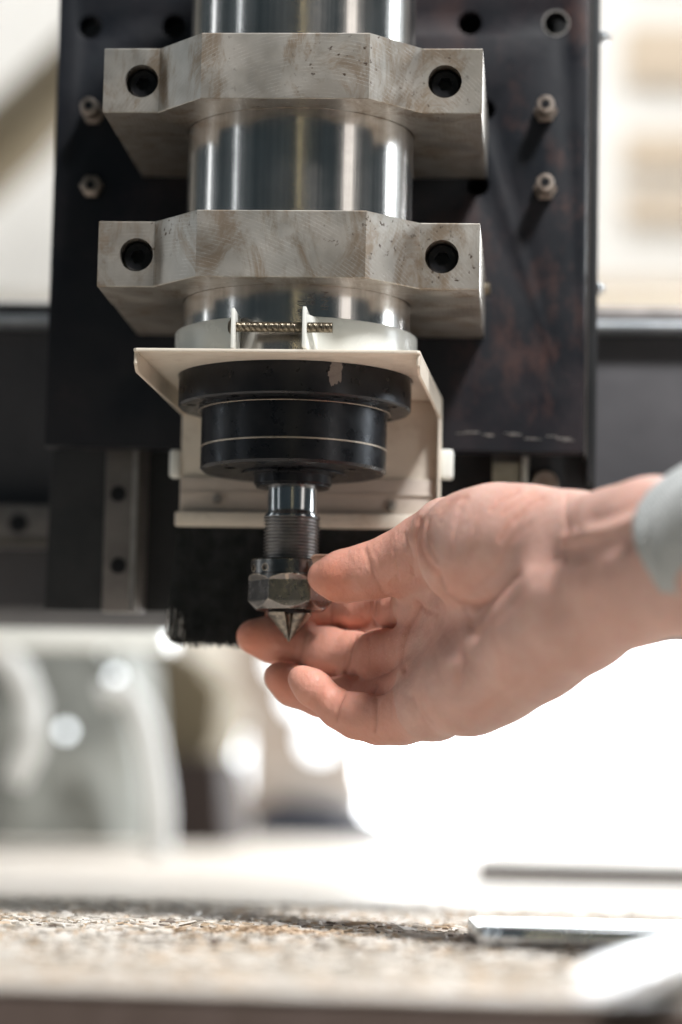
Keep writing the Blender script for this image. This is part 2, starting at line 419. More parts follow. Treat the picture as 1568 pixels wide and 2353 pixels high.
# ---------------- second plate behind it (carriage) with rails and blocks
BY = .080
car = thing('carriage_plate', (0, BY+.01, .118), 'black carriage plate standing behind the rusty plate, between the vertical rails', 'steel plate')
ztop = .41
zb2 = P(250, 1402, BY+.01)[2]
me = extrude_poly([(-.1100, zb2), (.1085, zb2), (.1085, ztop), (-.1045, ztop)], [], 0, .012, .0006); link('plate', upright(me, BY+.012), 'dark', car)
link('bright_edge', box((.1040, BY-.0035, zb), (.1044, BY+.012, ztop)), 'rail', car)
link('edge_strip', box((.1047, BY-.002, zb-.01), (.1082, BY+.0115, ztop), .0004), 'dark', car)
def rail(pxa, pxb, pya, pyb, nm_label, label, mat, withholes):
    a = P(pxa, pyb, BY); b = P(pxb, pya, BY)
    r_ = thing('linear_rail', ((a[0]+b[0])/2, BY, a[2]), label, 'rail', 'vertical linear rails')
    prof = [(a[0], BY+.012), (a[0], BY+.004), (a[0]+.001, BY), (b[0]-.003, BY), (b[0]-.0015, BY+.003), (b[0], BY+.012)]
    link('rail_bar', extrude_poly(prof, [], a[2], zb+.004, .0002), mat, r_)
    if withholes:
        for py in (1135, 1300):
            q = P((pxa+pxb)/2-10, py, BY); link('bolt_hole', cyl((q[0], BY-.0004, q[2]), (q[0], BY+.002, q[2]), .0032, 20), 'bolt', r_)
        link('side_groove', box((b[0]-.0048, BY-.0006, a[2]+.0005), (b[0]-.0028, BY+.0005, zb+.003)), 'steel', r_)
    return r_
rail(230, 335, 1035, 1404, '', 'grey dusty vertical rail with bolt holes at lower left, under the plate', 'rail', True)
rail(1126, 1218, 1035, 1404, '', 'vertical rail right of the dust shoe, just above the hand', 'rail', False)
a = P(1130, 1140, BY-.004); b = P(1196, 1062, BY-.004)
blk = link('rail_block', box((a[0], BY-.004, a[2]-.01), (b[0], BY-.0004, b[2]), .0008), 'rail_block')
tag(blk, 'pale greenish rail block under the plate, above the hand', 'bearing block')
a = P(1198, 1140, BY-.004); b = P(1214, 1036, BY-.004)
tag(link('bright_rail_strip', box((a[0], BY-.006, a[2]-.012), (b[0], BY-.0004, zb-.0006), .0005), 'brightrail'), 'thin bright metal strip beside the pale rail block', 'metal strip')
p = P(1253, 1115, BY+.01)
tag(link('cap_screw', join(cyl((p[0], BY+.012, p[2]), (p[0], BY+.007, p[2]), .0055, 24, bev=.0006), cyl((p[0], BY+.007, p[2]), (p[0], BY+.0064, p[2]), .0025, 6)), 'bronze'), 'dark rusty screw head on the black carriage, above the wrist', 'screw')
for px, py, r, lab in ((1384, 82, .0028, 'shiny screw head at the right edge of the plates, near the top'), (1372, 662, .0026, 'grey screw head at the right edge of the plates, above the gantry rail')):
    p = P(px, py, BY+.004)
    s_ = thing('edge_screw', (p[0], BY+.006, p[2]-r), lab, 'screw', 'screws on the right edge of the plates')
    link('head', cyl((.1083, BY+.006, p[2]), (p[0]+r*.8, BY+.006, p[2]), r, 18, bev=.0006), 'polished', s_)
    link('tip', cyl((p[0]+r*.8, BY+.006, p[2]), (p[0]+r*1.3, BY+.006, p[2]), r*.5, 12), 'polished', s_)

# ---------------- gantry beam behind everything
GY = .20
gz0 = P(60, 1398, GY)[2]; gz1 = P(1480, 700, GY)[2]
g = thing('gantry_beam', (0, GY+.06, gz0), 'dark horizontal gantry beam crossing behind the plates', 'machine beam')
gz_r = P(1480, 766, GY)[2]
link('beam', box((-.9, GY, gz0), (.9, GY+.14, gz_r), .002), 'beam', g)
link('upper_rail', box((-.9, GY-.012, gz_r), (.9, GY+.02, P(1480, 738, GY-.012)[2]), .0015), 'beamrail', g)
link('top_cover', box((-.9, GY+.0, P(1480, 737, GY-.012)[2]), (.9, GY+.10, gz1), .004), 'rail', g)
a = P(20, 1160, GY-.02); b = P(105, 1252, GY-.02)
g2 = thing('gantry_rail', (-.3, GY-.01, b[2]), 'grey horizontal gantry rail at the left edge with a round bolt hole', 'rail')
link('rail_bar', box((-.9, GY-.022, b[2]), (.9, GY-.001, a[2]), .001), 'rail', g2)
link('lower_edge', box((-.9, GY-.0235, b[2]+.0002), (.9, GY-.0222, b[2]+.0018)), 'brass', g2)
p = P(43, 1203, GY-.022)
for k in range(-1, 2): link('bolt_hole', cyl((p[0]+k*.06, GY-.0226, p[2]), (p[0]+k*.06, GY-.018, p[2]), .0042, 24), 'bolt', g2)

# ---------------- the two clamps
def clamp(z0, z1, lab, matn):
    zm = (z0+z1)/2
    rt = thing('spindle_clamp', (-.0035, 0, z0), lab, 'clamp', 'aluminium clamps round the spindle')
    xl, xr = -.0712, .0641
    arc = circ(AX, AY, .0417, 49, math.pi, 2*math.pi)    # front half, left to right
    cap = [(xl, -.0002), (xl, -.034), (-.0512, -.034), (-.0337, -.053), (.0252, -.053), (.0430, -.034), (xr, -.034), (xr, -.0002)]
    cap = cap+[(x, min(y, -.0002)) for x, y in arc[::-1]]
    me = extrude_poly(cap, [], z0, z1, .00035)
    bx = (-.0575, .0508); cut = []
    for x in bx:
        cut.append(cyl((x, -.04, zm-.0002), (x, -.022, zm-.0002), .0060, 40))
    me = boolean(me, cut)
    link('clamp_cap', me, matn, rt, angle=20)
    arcb = circ(AX, AY, .0417, 49, 0, math.pi)
    base = [(xr, .0002), (xr, .0636), (xl, .0636), (xl, .0002)]+[(x, max(y, .0002)) for x, y in arcb[::-1]]
    link('clamp_base', extrude_poly(base, [], z0+.0004, z1-.0004, .00035), matn, rt, angle=20)
    for x in bx:
        hd = cyl((x, -.0295, zm), (x, -.0222, zm), .0053, 36, bev=.0006)
        ring = boolean(hd, [cyl((x, -.031, zm), (x, -.0262, zm), .0026, 6)])
        link('cap_bolt', ring, 'bolt', rt)
    return rt
clamp(.2868, .3104, 'upper milled aluminium clamp round the spindle, rust speckles beside its left bolt', 'clamp_up')
clamp(.2236, .2473, 'lower milled aluminium clamp round the spindle, directly above the white ring', 'clamp_lo')
p = P(1121, 652, .05)
tag(link('tan_screw_tip', cyl((.0605, .058, p[2]), (p[0]+.001, .058, p[2]-.0005), .0026, 16, bev=.0006), 'brass'), 'small tan screw tip sticking out right of the lower clamp', 'screw')

# ---------------- the spindle
sp = thing('spindle_motor', (AX, AY, .145), 'cylindrical router spindle with bare aluminium body and black lower flange', 'spindle')
link('housing', lathe([(0, .40), (.0415, .40), (.0415, .1995), (.0403, .1990), (0, .1990)], 160, AX, AY), 'spindle', sp)
def ring_l(z0, z1, r, b=.0006, n=144): return lathe([(0, z1), (r-b, z1), (r, z1-b), (r, z0+b), (r-b, z0), (0, z0)], n, AX, AY)
fl = lathe([(0, .1990), (.0413, .1990), (.0423, .1985), (.0423, .1857), (.0416, .1850), (.0345, .1850), (.0345, .1838), (0, .1838)], 144, AX, AY)
flp = link('flange', boolean(fl, [cyl((AX+.038*math.cos(a), .038*math.sin(a), .180), (AX+.038*math.cos(a), .038*math.sin(a), .188), .0018, 16) for a in [rad(x) for x in (-18, -62, -118, -162, 30, 150)]]), 'black', sp)
link('flange_line', lathe([(.0348, .18375), (.0350, .1839), (.0348, .1840)], 96, AX, AY), 'edge_wear', flp)
bd = lathe([(0, .1838), (.0337, .1838), (.0337, .1632), (.0330, .1624), (.0328, .1622), (0, .1622)], 144, AX, AY)
bdp = link('body', boolean(bd, [cyl((AX+.025*math.cos(a), .025*math.sin(a), .158), (AX+.025*math.cos(a), .025*math.sin(a), .170), .0022, 20) for a in [rad(x) for x in (-30, -150, 90)]]), 'black', sp)
link('worn_line', lathe([(.0336, .1703), (.03385, .17045), (.03385, .1709), (.0336, .1711)], 144, AX, AY), 'edge_wear', bdp)
# paint chip on the flange: ragged patch lying on the curved face
def chip(th0, z0, sc, seed, mat, parent, R_=.0423):
    r2 = random.Random(seed); bm = bmesh.new(); pts = []
    n = 26
    for k in range(n):
        a = 2*math.pi*k/n; q = sc*(.7+.5*r2.random())
        pts.append((q*math.cos(a)*.8, q*math.sin(a)*1.25-(.0015 if math.sin(a) < -.6 else 0)))
    vs = []
    for rr in (.0, ):
        c = bm.verts.new((AX+(R_+.00012)*math.sin(th0), -(R_+.00012)*math.cos(th0), z0))
    for x, z in pts:
        t_ = th0+x/R_; vs.append(bm.verts.new((AX+(R_+.00012)*math.sin(t_), -(R_+.00012)*math.cos(t_), z0+z)))
    for k in range(n): bm.faces.new((c, vs[k], vs[(k+1) % n]))
    me = bpy.data.meshes.new('m'); bm.to_mesh(me); bm.free(); return link('paint_chip', me, mat, parent)
M['chipgrey'] = simple('bare_grey_patch', (.20, .17, .16), (.26, .23, .21), .6, .2, 400)
chip(.44, .1942, .0030, 3, 'chipgrey', flp); chip(.40, .1922, .0020, 9, 'chipgrey', flp)
# lower collar and shaft
link('collar', lathe([(0, .1622), (.0145, .1622), (.0150, .1618), (.0150, .1612), (.0141, .1608), (.0141, .1578), (.0134, .1574), (.0134, .1568), (.0120, .1566), (0, .1566)], 96, AX, AY), 'black', sp)
link('snap_ring', boolean(lathe([(.0152, .1620), (.0188, .1620), (.0188, .1613), (.0152, .1613), (.0152, .1620)], 96, AX, AY), [box((AX-.004, -.03, .158), (AX+.004, 0, .166))]), 'black', sp)
link('shaft', lathe([(0, .157), (.0091, .157), (.0091, .1488), (.0094, .1474), (.0101, .1462), (.0101, .1458), (0, .1458)], 96, AX, AY), 'shaft', sp)
def thr(T, Z):
    ph_ = ((Z-.129)/.00125 + T/(2*np.pi)) % 1.0
    tri = np.abs(ph_-.5)*2
    return .0088+.0015*tri
link('thread', polar(thr, np.linspace(.1285, .1458, 167), 120, AX, AY), 'thread', sp, angle=180)
# faint lettering marked sideways on the housing
def text_on_cyl(s, th, z, size, R_):
    cu = bpy.data.curves.new('t', 'FONT'); cu.body = s; cu.size = size; cu.align_x = 'LEFT'
    o = bpy.data.objects.new('t', cu); C.objects.link(o); dg = bpy.context.evaluated_depsgraph_get()
    me = bpy.data.meshes.new_from_object(o.evaluated_get(dg)); bpy.data.objects.remove(o); me.materials.clear()
    for v in me.vertices:
        x, y = v.co.x, v.co.y; t_ = th-y/R_
        v.co = Vector((AX+R_*math.sin(t_), -R_*math.cos(t_), z-x*-1))
    return me
for s, px, py in (('A/1', 690, 712), ('8A', 712, 690), ('INH', 742, 700)):
    q = P(px+12, py, -.040); link('lettering', text_on_cyl(s, math.asin((q[0]-AX)/.0415), q[2]-.002, .0040, .04154), 'ink', sp, smooth=False)

# ---------------- collet nut, a thing of its own
nut_root = thing('collet_nut', (AX, AY, .1122), 'worn steel hexagonal collet nut on the thread, touched by the thumb', 'nut')
HA = rad(-25.5-90)
def nutr(T, Z):
    zz = (Z-.1122)
    lat = np.interp(Z, [.1122, .1152, .1156, .1245, .1250, .1297, .1302], [.0122, .01500, .01515, .01515, .01465, .01465, .0142])
    k = (T-HA) % (np.pi/3)-np.pi/6
    hexr = .01315/np.cos(k)
    hexr = hexr+np.clip(Z-.1225, 0, 1)*1.0+0.0002*0
    hexr = np.where(Z < .1152, hexr-(np.clip(.1152-Z, 0, 1))*.15, hexr)
    return np.minimum(lat, hexr)
zs = sorted(set(list(np.linspace(.1122, .1160, 14))+list(np.linspace(.116, .1222, 6))+list(np.linspace(.1225, .1256, 16))+[.1262, .1280, .1292, .1297, .1300, .1302]))
nb = polar(nutr, zs, 240, AX, AY)
pin = []
for px, py in ((584, 1311), (614, 1309)):
    s_ = (px-667)/96.; th = math.asin(max(-.98, s_)); d = Vector((math.sin(th), -math.cos(th), 0)); pin.append((d, .1268))
nb = boolean(nb, [cyl(Vector((AX, 0, z))+d*.0138, Vector((AX, 0, z))+d*.018, .0011, 16) for d, z in pin])
nbo = link('nut_body', nb, 'nut', nut_root, angle=24)
for d, z in pin:
    o = Vector((AX, 0, z)); me = lathe([(.0011, 0), (.00135, 0), (.00135, .00025), (.0011, .00025), (.0011, 0)], 20, 0, 0)
    me.transform(Matrix.Translation(o+d*.01452) @ d.to_track_quat('Z', 'Y').to_matrix().to_4x4()); link('pin_hole_rim', me, 'edge_wear', nut_root)
link('collet', lathe([(.003, .1135), (.0075, .1135), (.0078, .1118), (.0068, .1110), (.003, .1110), (.003, .1135)], 48, AX, AY), 'bolt', nut_root)

# ---------------- cutter
ct = thing('engraving_cutter', (AX, AY, .1008), 'small pointed v-shaped carbide cutter below the collet nut', 'cutter')
link('shank', lathe([(0, .1125), (.0032, .1125), (.0032, .1108), (0, .1108)], 32, AX, AY), 'bolt', ct)
def cutr(T, Z):
    base = np.interp(Z, [.1010, .1104, .1112, .1116], [.00015, .0078, .0081, .0072])
    ph_ = ((T+rad(97)) % np.pi)/np.pi
    prof = np.interp(ph_, [0, .015, .08, .22, .36, .45, .8, 1], [.97, .46, .42, .70, .97, 1.0, 1.0, .97])
    return base*prof
link('head', polar(cutr, np.linspace(.1010, .1116, 26), 128, AX, AY), 'carbide', ct, angle=25)

# ---------------- white ring with its tightening screw
rg = thing('clamp_ring', (AX, AY, .1985), 'glossy white ring clamped round the spindle under the lower clamp', 'ring')
xa = P(547, 760, -.042)[0]; xb = P(712, 760, -.042)[0]
ta = math.asin((xa-AX)/.0434); tb = math.asin((xb-AX)/.0434)
Ri, Ro = .0418, .0441; zt, zb_ = P(545, 724, -.0436)[2], .1984
A0 = tb-math.pi/2; A1 = ta-math.pi/2+2*math.pi
outl = circ(AX, AY, Ro, 110, A0, A1)+circ(AX, AY, Ri, 110, A0, A1)[::-1]
link('band', extrude_poly(outl, [], zb_, zt, .0005), 'white', rg, angle=40)
za = (.1984, P(545, 713, -.050)[2])
link('tab', box((xa-.0011, -.0545, za[0]), (xa+.0003, -.0395, za[1]), .0004), 'white', rg)
link('tab', box((xb-.0016, -.0545, za[0]+.0006), (xb-.0002, -.0395, za[1]+.0008), .0004), 'white', rg)
link('gusset', extrude_poly([(xb-.0004, -.0510), (xb-.0004, -.0425), (xb+.0030, -.0425)], [], .1990, zt-.0006, .0002), 'white', rg)
bz = P(640, 752, -.0497)[2]; by = -.0497
xs0 = P(534, 752, by)[0]; xs1 = P(765, 752, by)[0]
def screw_r(x): return 0
bm_ = polar(lambda T, Z: (.00165)+.00030*np.abs((((Z)/.00058+T/(2*np.pi)) % 1)-.5)*2, np.linspace(0, xs1-xs0, 260), 28, 0, 0)
bm_.transform(Matrix.Translation((xs0, by, bz)) @ Matrix.Rotation(math.pi/2, 4, 'Y'))
scr = link('screw', bm_, 'brass', rg, angle=60)
hd = lathe([(0, -.0016), (.0016, -.0014), (.0029, -.0004), (.0031, .0003), (0, .0003)], 28, 0, 0); hd.transform(Matrix.Translation((xs0, by, bz)) @ Matrix.Rotation(math.pi/2, 4, 'Y'))
link('screw_head', hd, 'brass', scr)

# ---------------- dust shoe bracket
ds = thing('dust_shoe', (AX, .047, .103), 'cream sheet metal dust shoe bracket round the spindle, black brush hanging from its back', 'dust shoe')
zt_ = .1976
hx0, hx1, bx0, bx1 = -.0538, .0449, -.0505, .0490
th_ = .0011
sheet = extrude_poly([(hx0+.0010, -.058), (hx1-.0010, -.058), (hx1, -.057), (bx1, .0475), (bx0, .0475), (hx0, -.057)], [circ(AX, AY, .0426, 96)], zt_-th_, zt_, .0003)
link('top_sheet', sheet, 'cream', ds)
def flange_side(xf, xbk, sgn):
    zl = .0078
    V = [(xf, -.0565, zt_-.0001), (xbk, .0470, zt_-.0001), (xbk, .0470, zt_-zl), (xf+0*sgn, -.052, zt_-zl), (xf, -.0565, zt_-.0052)]
    bm = bmesh.new(); vs = [bm.verts.new(v) for v in V]; f = bm.faces.new(vs)
    r_ = bmesh.ops.extrude_face_region(bm, geom=[f]); vv = [e for e in r_['geom'] if isinstance(e, bmesh.types.BMVert)]
    bmesh.ops.translate(bm, vec=(sgn*th_, 0, 0), verts=vv); bmesh.ops.recalc_face_normals(bm, faces=bm.faces)
    bmesh.ops.bevel(bm, geom=bm.edges[:], offset=.0003, segments=2, affect='EDGES')
    link('side_flange', from_bm(bm), 'cream', ds)
flange_side(hx0+.0001, bx0+.0001, 1); flange_side(hx1-.0001, bx1-.0001, -1)
zbk = P(700, 1180, .047)[2]; zlip = P(700, 1216, .047)[2]
link('back_sheet', box((bx0, .0470, zlip+.001), (bx1, .0481, zt_-th_), .0003), 'cream', ds)
link('side_return', box((bx1-.0011, .0405, zlip+.001), (bx1-.0001, .0469, .1890), .0003), 'cream', ds)
zc0, zc1 = P(700, 1182, .0465)[2], P(700, 1100, .0465)[2]
st = link('cover_strip', box((bx0+.0004, .0452, zc0), (bx1-.0015, .0468, zc1), .0004), 'cream_dirty', ds)
tag(st, 'greyish cover strip across the lower back sheet')
link('strip_ridge', box((bx0+.0006, .0444, (zc0+zc1)/2+.0005), (bx1-.0018, .0451, (zc0+zc1)/2+.0012), .0002), 'cream_dirty', st)
link('lip', box((bx0-.0008, .0400, zlip), (bx1-.0013, .0466, zc0-.0003), .0006), 'cream', ds)
for px, py in ((500, 1146), (899, 1162)):
    q = P(px, py, .044)
    s_ = link('strip_screw', cyl((q[0], .0450, q[2]), (q[0], .0425, q[2]), .0019, 18, r2=.0013, bev=.0003), 'steel', ds)
    link('strip_screw_washer', cyl((q[0], .0451, q[2]), (q[0], .0447, q[2]), .0028, 18), 'cream_dirty', s_)
for a, b in (((390, 1098), (417, 1034)), ((1011, 1102), (1043, 1034))):
    u_, v_ = P(*a, .048), P(*b, .048); link('hook_tab', box((u_[0], .0455, u_[2]), (v_[0], .0515, v_[2]), .0012, 3), 'white', ds)
# brush curtain
zbr = P(600, 1478, .050)[2]
V = []; Fc = []
def bris(x, y, z0, z1, w_, lx, ly):
    i = len(V); V.extend([(x-w_, y, z1), (x+w_, y, z1), (x+w_*.8+lx, y+ly, z0), (x-w_*.8+lx, y+ly, z0)]); Fc.append((i, i+1, i+2, i+3))
    V.extend([(x, y-w_, z1), (x, y+w_, z1), (x+lx, y+ly+w_*.8, z0), (x+lx, y+ly-w_*.8, z0)]); Fc.append((i+4, i+5, i+6, i+7))
for k in range(5200):
    x = random.uniform(bx0+.0005, bx1-.0015); y = random.uniform(.0435, .0495)
    bris(x, y, zbr+.0008+random.gauss(0, .0012)-(.0012 if k % 9 == 0 else 0), zlip+.0005, .00016, random.gauss(0, .0010), random.gauss(0, .0016))
me = bpy.data.meshes.new('m'); me.from_pydata(V, [], Fc)
br = link('brush', me, 'bristle', ds, smooth=False); tag(br, 'black bristle curtain', kind='stuff')
V = []; Fc = []
for k in range(18):
    x = bx0-.0035+abs(random.gauss(0, .0042)); bris(x+.001, random.uniform(.040, .045), zbr+random.uniform(-.0006, .003), zbr+random.uniform(.002, .013), .00011, random.gauss(-.0005, .0009), random.gauss(0, .001))
me = bpy.data.meshes.new('m'); me.from_pydata(V, [], Fc)
tag(link('stray_bristles', me, 'clear_bristle', ds, smooth=False), 'pale glinting bristles at the left end of the brush', kind='stuff')
V = []; Fc = []
for k in range(420):
    x = bx0-.0022+abs(random.gauss(0, .0028)); bris(x+.0022, random.uniform(.043, .049), zbr+random.uniform(-.0006, .004), zlip+.0005, .00018, random.gauss(-.0012, .0012), random.gauss(0, .001))
me = bpy.data.meshes.new('m'); me.from_pydata(V, [], Fc)
tag(link('splayed_bristles', me, 'bristle', ds, smooth=False), 'black bristles splayed at the left end', kind='stuff')

# ================================================================== THE TABLE
tb_ = thing('work_table', (0, 1.2, -.06), 'long pale chipboard work table under the cutter, seen edge-on and blurred', 'table')
rotT = Matrix.Translation((0, -.33, 0)) @ Matrix.Rotation(rad(-1.6), 4, 'Z') @ Matrix.Translation((0, .33, 0))
me = box((-2.2, -.332, -.0010), (2.6, 2.6, 0), .0004, 1, rotT); link('table_top', me, 'board', tb_)
me = box((-2.2, -.3316, -.16), (2.6, 2.5, -.0011), .001, 1, rotT); link('apron', me, 'board_edge', tb_)
def flakes(n, mat, lab, ylo, yhi, seed, hmax, size=1.):
    r3 = np.random.default_rng(seed)
    y = ylo+(yhi-ylo)*r3.random(n)**1.3; half = .16+.14*(y+.33); x = r3.uniform(-1.2, 1, n)*half
    L = np.minimum(np.exp(r3.normal(-5.55, .55, n)), .011)*size*(1+np.maximum(0, y)); wd = L*r3.uniform(.12, .5, n)
    h_ = hmax*(r3.random(n)**2.2+.1)*np.clip(1-y/.25, .25, 1); a = r3.normal(0, .7, n); ca, sa = np.cos(a), np.sin(a); tilt = r3.normal(0, .10, n); tl2 = r3.normal(0, .2, n)
    sg = np.array([(-1, -1, 0), (1, -1, 0), (1, 1, 0), (-1, 1, 0), (-1, -1, 1), (1, -1, 1), (1, 1, 1), (-1, 1, 1)], float)
    lx = sg[:, 0]*L[:, None]/2*r3.uniform(.55, 1, (n, 8)); ly = sg[:, 1]*wd[:, None]/2*r3.uniform(.4, 1, (n, 8))
    thick = np.minimum(h_, .0007)[:, None]
    V = np.stack([x[:, None]+lx*ca[:, None]-ly*sa[:, None], y[:, None]+lx*sa[:, None]+ly*ca[:, None], h_[:, None]-thick+sg[:, 2]*thick+lx*tilt[:, None]+ly*tl2[:, None]-.0002], -1).reshape(-1, 3)
    q = np.array([(0, 1, 5, 4), (1, 2, 6, 5), (2, 3, 7, 6), (3, 0, 4, 7), (4, 5, 6, 7)]); Fq = (np.arange(n)[:, None, None]*8+q).reshape(-1, 4)
    me = bpy.data.meshes.new('m'); me.from_pydata(V.tolist(), [], Fq.tolist())
    o = link('wood_flakes', me, mat, tb_, smooth=False); tag(o, lab, kind='stuff')
flakes(16000, 'flake_pale', 'pale wood flakes standing proud of the table top', -.30, .20, 1, .0015)
flakes(5000, 'flake_tan', 'tan wood flakes on the table top', -.31, .20, 2, .0015, .8)
flakes(1700, 'flake_dark', 'dark brown wood flakes between the pale ones', -.17, .03, 7, .0012, .8)
def shav(px, py, n, sx, sy, h, seed):
    r3 = np.random.default_rng(seed); V = []; Fc = []; c = None
    # point on the table under that pixel
    d = _f+_r*(px-W_PX/2)/F_PX-_u*(py-H_PX/2)/F_PX; c = CAM+d*(-CAM[2]/d[2])
    for k in range(n):
        x, y = c[0]+r3.normal(0, sx), c[1]+r3.normal(0, sy); e = math.exp(-((x-c[0])/sx)**2/2-((y-c[1])/sy)**2/2)
        z = h*e*r3.random(); s_ = r3.uniform(.0004, .0016); i = len(V)
        q = r3.normal(0, 1, (4, 3))*s_*np.array([1.3, 1, .5])
        for t_ in q: V.append((x+t_[0], y+t_[1], max(.0001, z+t_[2])))
        Fc += [(i, i+1, i+2), (i, i+1, i+3), (i+1, i+2, i+3), (i, i+2, i+3)]
    me = bpy.data.meshes.new('m'); me.from_pydata(V, [], Fc); return me
sh = link('sawdust_heap', shav(615, 2146, 1500, .013, .006, .0022, 5), 'flake_tan', None, smooth=False)
tag(sh, 'low heap of brown sawdust on the table below the cutter', 'sawdust', kind='stuff')

def tabpt(px, py, z=0.):
    d = _f+_r*(px-W_PX/2)/F_PX-_u*(py-H_PX/2)/F_PX; return CAM+d*((z-CAM[2])/d[2])
# flat aluminium bar on the table, right
a = tabpt(1098, 2182); b = tabpt(1700, 2190)
ang = math.atan2(b[1]-a[1], b[0]-a[0])
mt = Matrix.Translation(a) @ Matrix.Rotation(ang*.3, 4, 'Z')
_o = circ(.016, .016, .016, 10, math.pi, 1.5*math.pi)+[(.30, 0), (.30, .085)]+circ(.016, .069, .016, 10, .5*math.pi, math.pi)
_b = extrude_poly(_o, [], .0002, .0068, .0016); _b.transform(mt)
tag(link('aluminium_bar', _b, 'polished'), 'flat shiny aluminium bar lying on the table at right', 'metal bar')
# raised panel further back
a = tabpt(1098, 2022)
tag(link('raised_board', box((a[0], a[1], .0003), (a[0]+1.5, a[1]+.9, .0105), .0006, 1), 'flake_pale'), 'pale board lying on the table at right, its brown edge towards us', 'board')
bo = bpy.data.objects['raised_board']
ed = link('board_edge', box((a[0]-.0008, a[1]-.0012, .0004), (a[0]+1.5, a[1]-.0001, .0103)), 'brown', bo)
# bright lever close to the lens
zl = .0115
pl = [tabpt(x, y, zl) for x, y in ((1325, 2256), (1350, 2268), (1440, 2240), (1700, 2150), (1700, 2112), (1460, 2176), (1370, 2215))]
lv = thing('flat_tool', (pl[0][0]+.03, pl[0][1], zl-.003), 'bright blurred flat steel tool slanting in at the lower right corner, nearest the lens', 'tool')
link('blade', extrude_poly([(p_[0], p_[1]) for p_ in pl][::-1], [], zl-.0022, zl, .0004), 'mirror', lv)
pk = [tabpt(x, y, zl-.003) for x, y in ((1420, 2262), (1700, 2190), (1700, 2130), (1460, 2195))]
link('backing', extrude_poly([(p_[0], p_[1]) for p_ in pk][::-1], [], zl-.0060, zl-.0023, .0003), 'polished', lv)

# ================================================================== THE HAND
VX = .0009
HLO = np.array([-.030, -.235, .030]); HHI = np.array([.215, .050, .185])
HN = np.ceil((HHI-HLO)/VX).astype(int)+1
def px2m(px, p): return px*((np.asarray(p)-CAM)@_f)/F_PX
class Chain:
    """joints given as (photo x, photo y, depth Y, radius in photo pixels)"""
    def __init__(s, js, k=.004, flat=None, extra=(), margin=.010):
        s.j = []
        for x, y, Y, rp in js:
            p = P(x, y, Y); s.j.append((p, px2m(rp, p)))
        s.seg = [(s.j[i][0], s.j[i+1][0], s.j[i][1], s.j[i+1][1]) for i in range(len(s.j)-1)]
        for x, y, Y, rp in extra:
            p = P(x, y, Y); s.seg.append((p, p+1e-5, px2m(rp, p), px2m(rp, p)))
        s.k = k
        al = np.array([q[0]-q[2] for q in s.seg]+[q[1]-q[3] for q in s.seg]); ah = np.array([q[0]+q[2] for q in s.seg]+[q[1]+q[3] for q in s.seg])
        s.lo = al.min(0)-margin; s.hi = ah.max(0)+margin
    def d(s, X):
        out = None
        for a, b, ra, rb in s.seg:
            a, b = a.astype(np.float32), b.astype(np.float32); ab = b-a
            q = X-a; t = np.clip((q@ab)/max(1e-12, float(ab@ab)), 0, 1)
            d = np.sqrt(((q-t[..., None]*ab)**2).sum(-1))-(ra+(rb-ra)*t)
            if out is None: out = d
            else:
                h = np.maximum(s.k-np.abs(out-d), 0)/s.k; out = np.minimum(out, d)-h*h*s.k*.25
        return out
def smin(a, b, k):
    h = np.maximum(k-np.abs(a-b), 0)/k; return np.minimum(a, b)-h*h*k*.25

fingers = {
 'index': (Chain([(646, 1408, .0215, 36), (690, 1402, .0245, 46), (762, 1398, .0255, 49), (800, 1396, .023, 50), (866, 1392, .0145, 52), (930, 1392, .000, 54), (985, 1388, -.014, 58)], extra=[(825, 1402, .0165, 47), (910, 1400, .0, 50)]), .007),
 'middle': (Chain([(583, 1463, .0175, 40), (620, 1468, .0185, 46), (700, 1487, .0190, 47), (755, 1496, .0155, 51), (812, 1508, .0085, 53), (880, 1506, -.006, 56), (975, 1500, -.026, 60)], extra=[(640, 1478, .0165, 43), (750, 1505, .0125, 49), (870, 1512, -.008, 52)]), .007),
 'ring': (Chain([(642, 1556, .0095, 35), (675, 1576, .010, 43), (740, 1600, .0090, 45), (800, 1606, .0030, 47), (862, 1612, -.006, 50), (980, 1580, -.040, 60)], extra=[(800, 1600, .0005, 44)]), .007),
 'pinky': (Chain([(693, 1560, -.0205, 32), (722, 1582, -.0205, 37), (778, 1630, -.0210, 40), (820, 1646, -.0245, 47), (872, 1656, -.031, 52), (915, 1652, -.038, 56), (1000, 1628, -.054, 66)], extra=[(716, 1580, -.0225, 33), (825, 1642, -.0275, 44), (930, 1650, -.043, 53)]), .008),
 'thumb': (Chain([(745, 1325, -.0205, 39), (790, 1320, -.0235, 53), (850, 1313, -.0280, 62), (915, 1290, -.0330, 66), (975, 1258, -.0390, 72), (1030, 1232, -.0450, 86)], extra=[(800, 1330, -.0250, 48), (775, 1338, -.0225, 40), (955, 1278, -.040, 62)]), .008),
}
palm = Chain([(990, 1395, -.020, 56), (1110, 1350, -.046, 84), (1330, 1260, -.104, 98)], k=.012, margin=.014)
_pp = [
 [(985, 1500, -.030, 62), (1120, 1448, -.056, 88), (1330, 1320, -.110, 110)],
 [(985, 1582, -.044, 62), (1110, 1530, -.074, 88), (1320, 1392, -.116, 108)],
 [(1000, 1626, -.056, 64), (1080, 1590, -.076, 84), (1150, 1550, -.090, 92), (1240, 1496, -.106, 96), (1345, 1430, -.124, 95), (1448, 1382, -.144, 90), (1700, 1362, -.190, 94)],
 [(1330, 1330, -.116, 112), (1480, 1290, -.148, 120), (1700, 1280, -.195, 130)],
 [(1010, 1360, -.028, 52), (965, 1385, -.014, 46)],
 [(1290, 1405, -.122, 92), (1240, 1445, -.114, 90)],
]
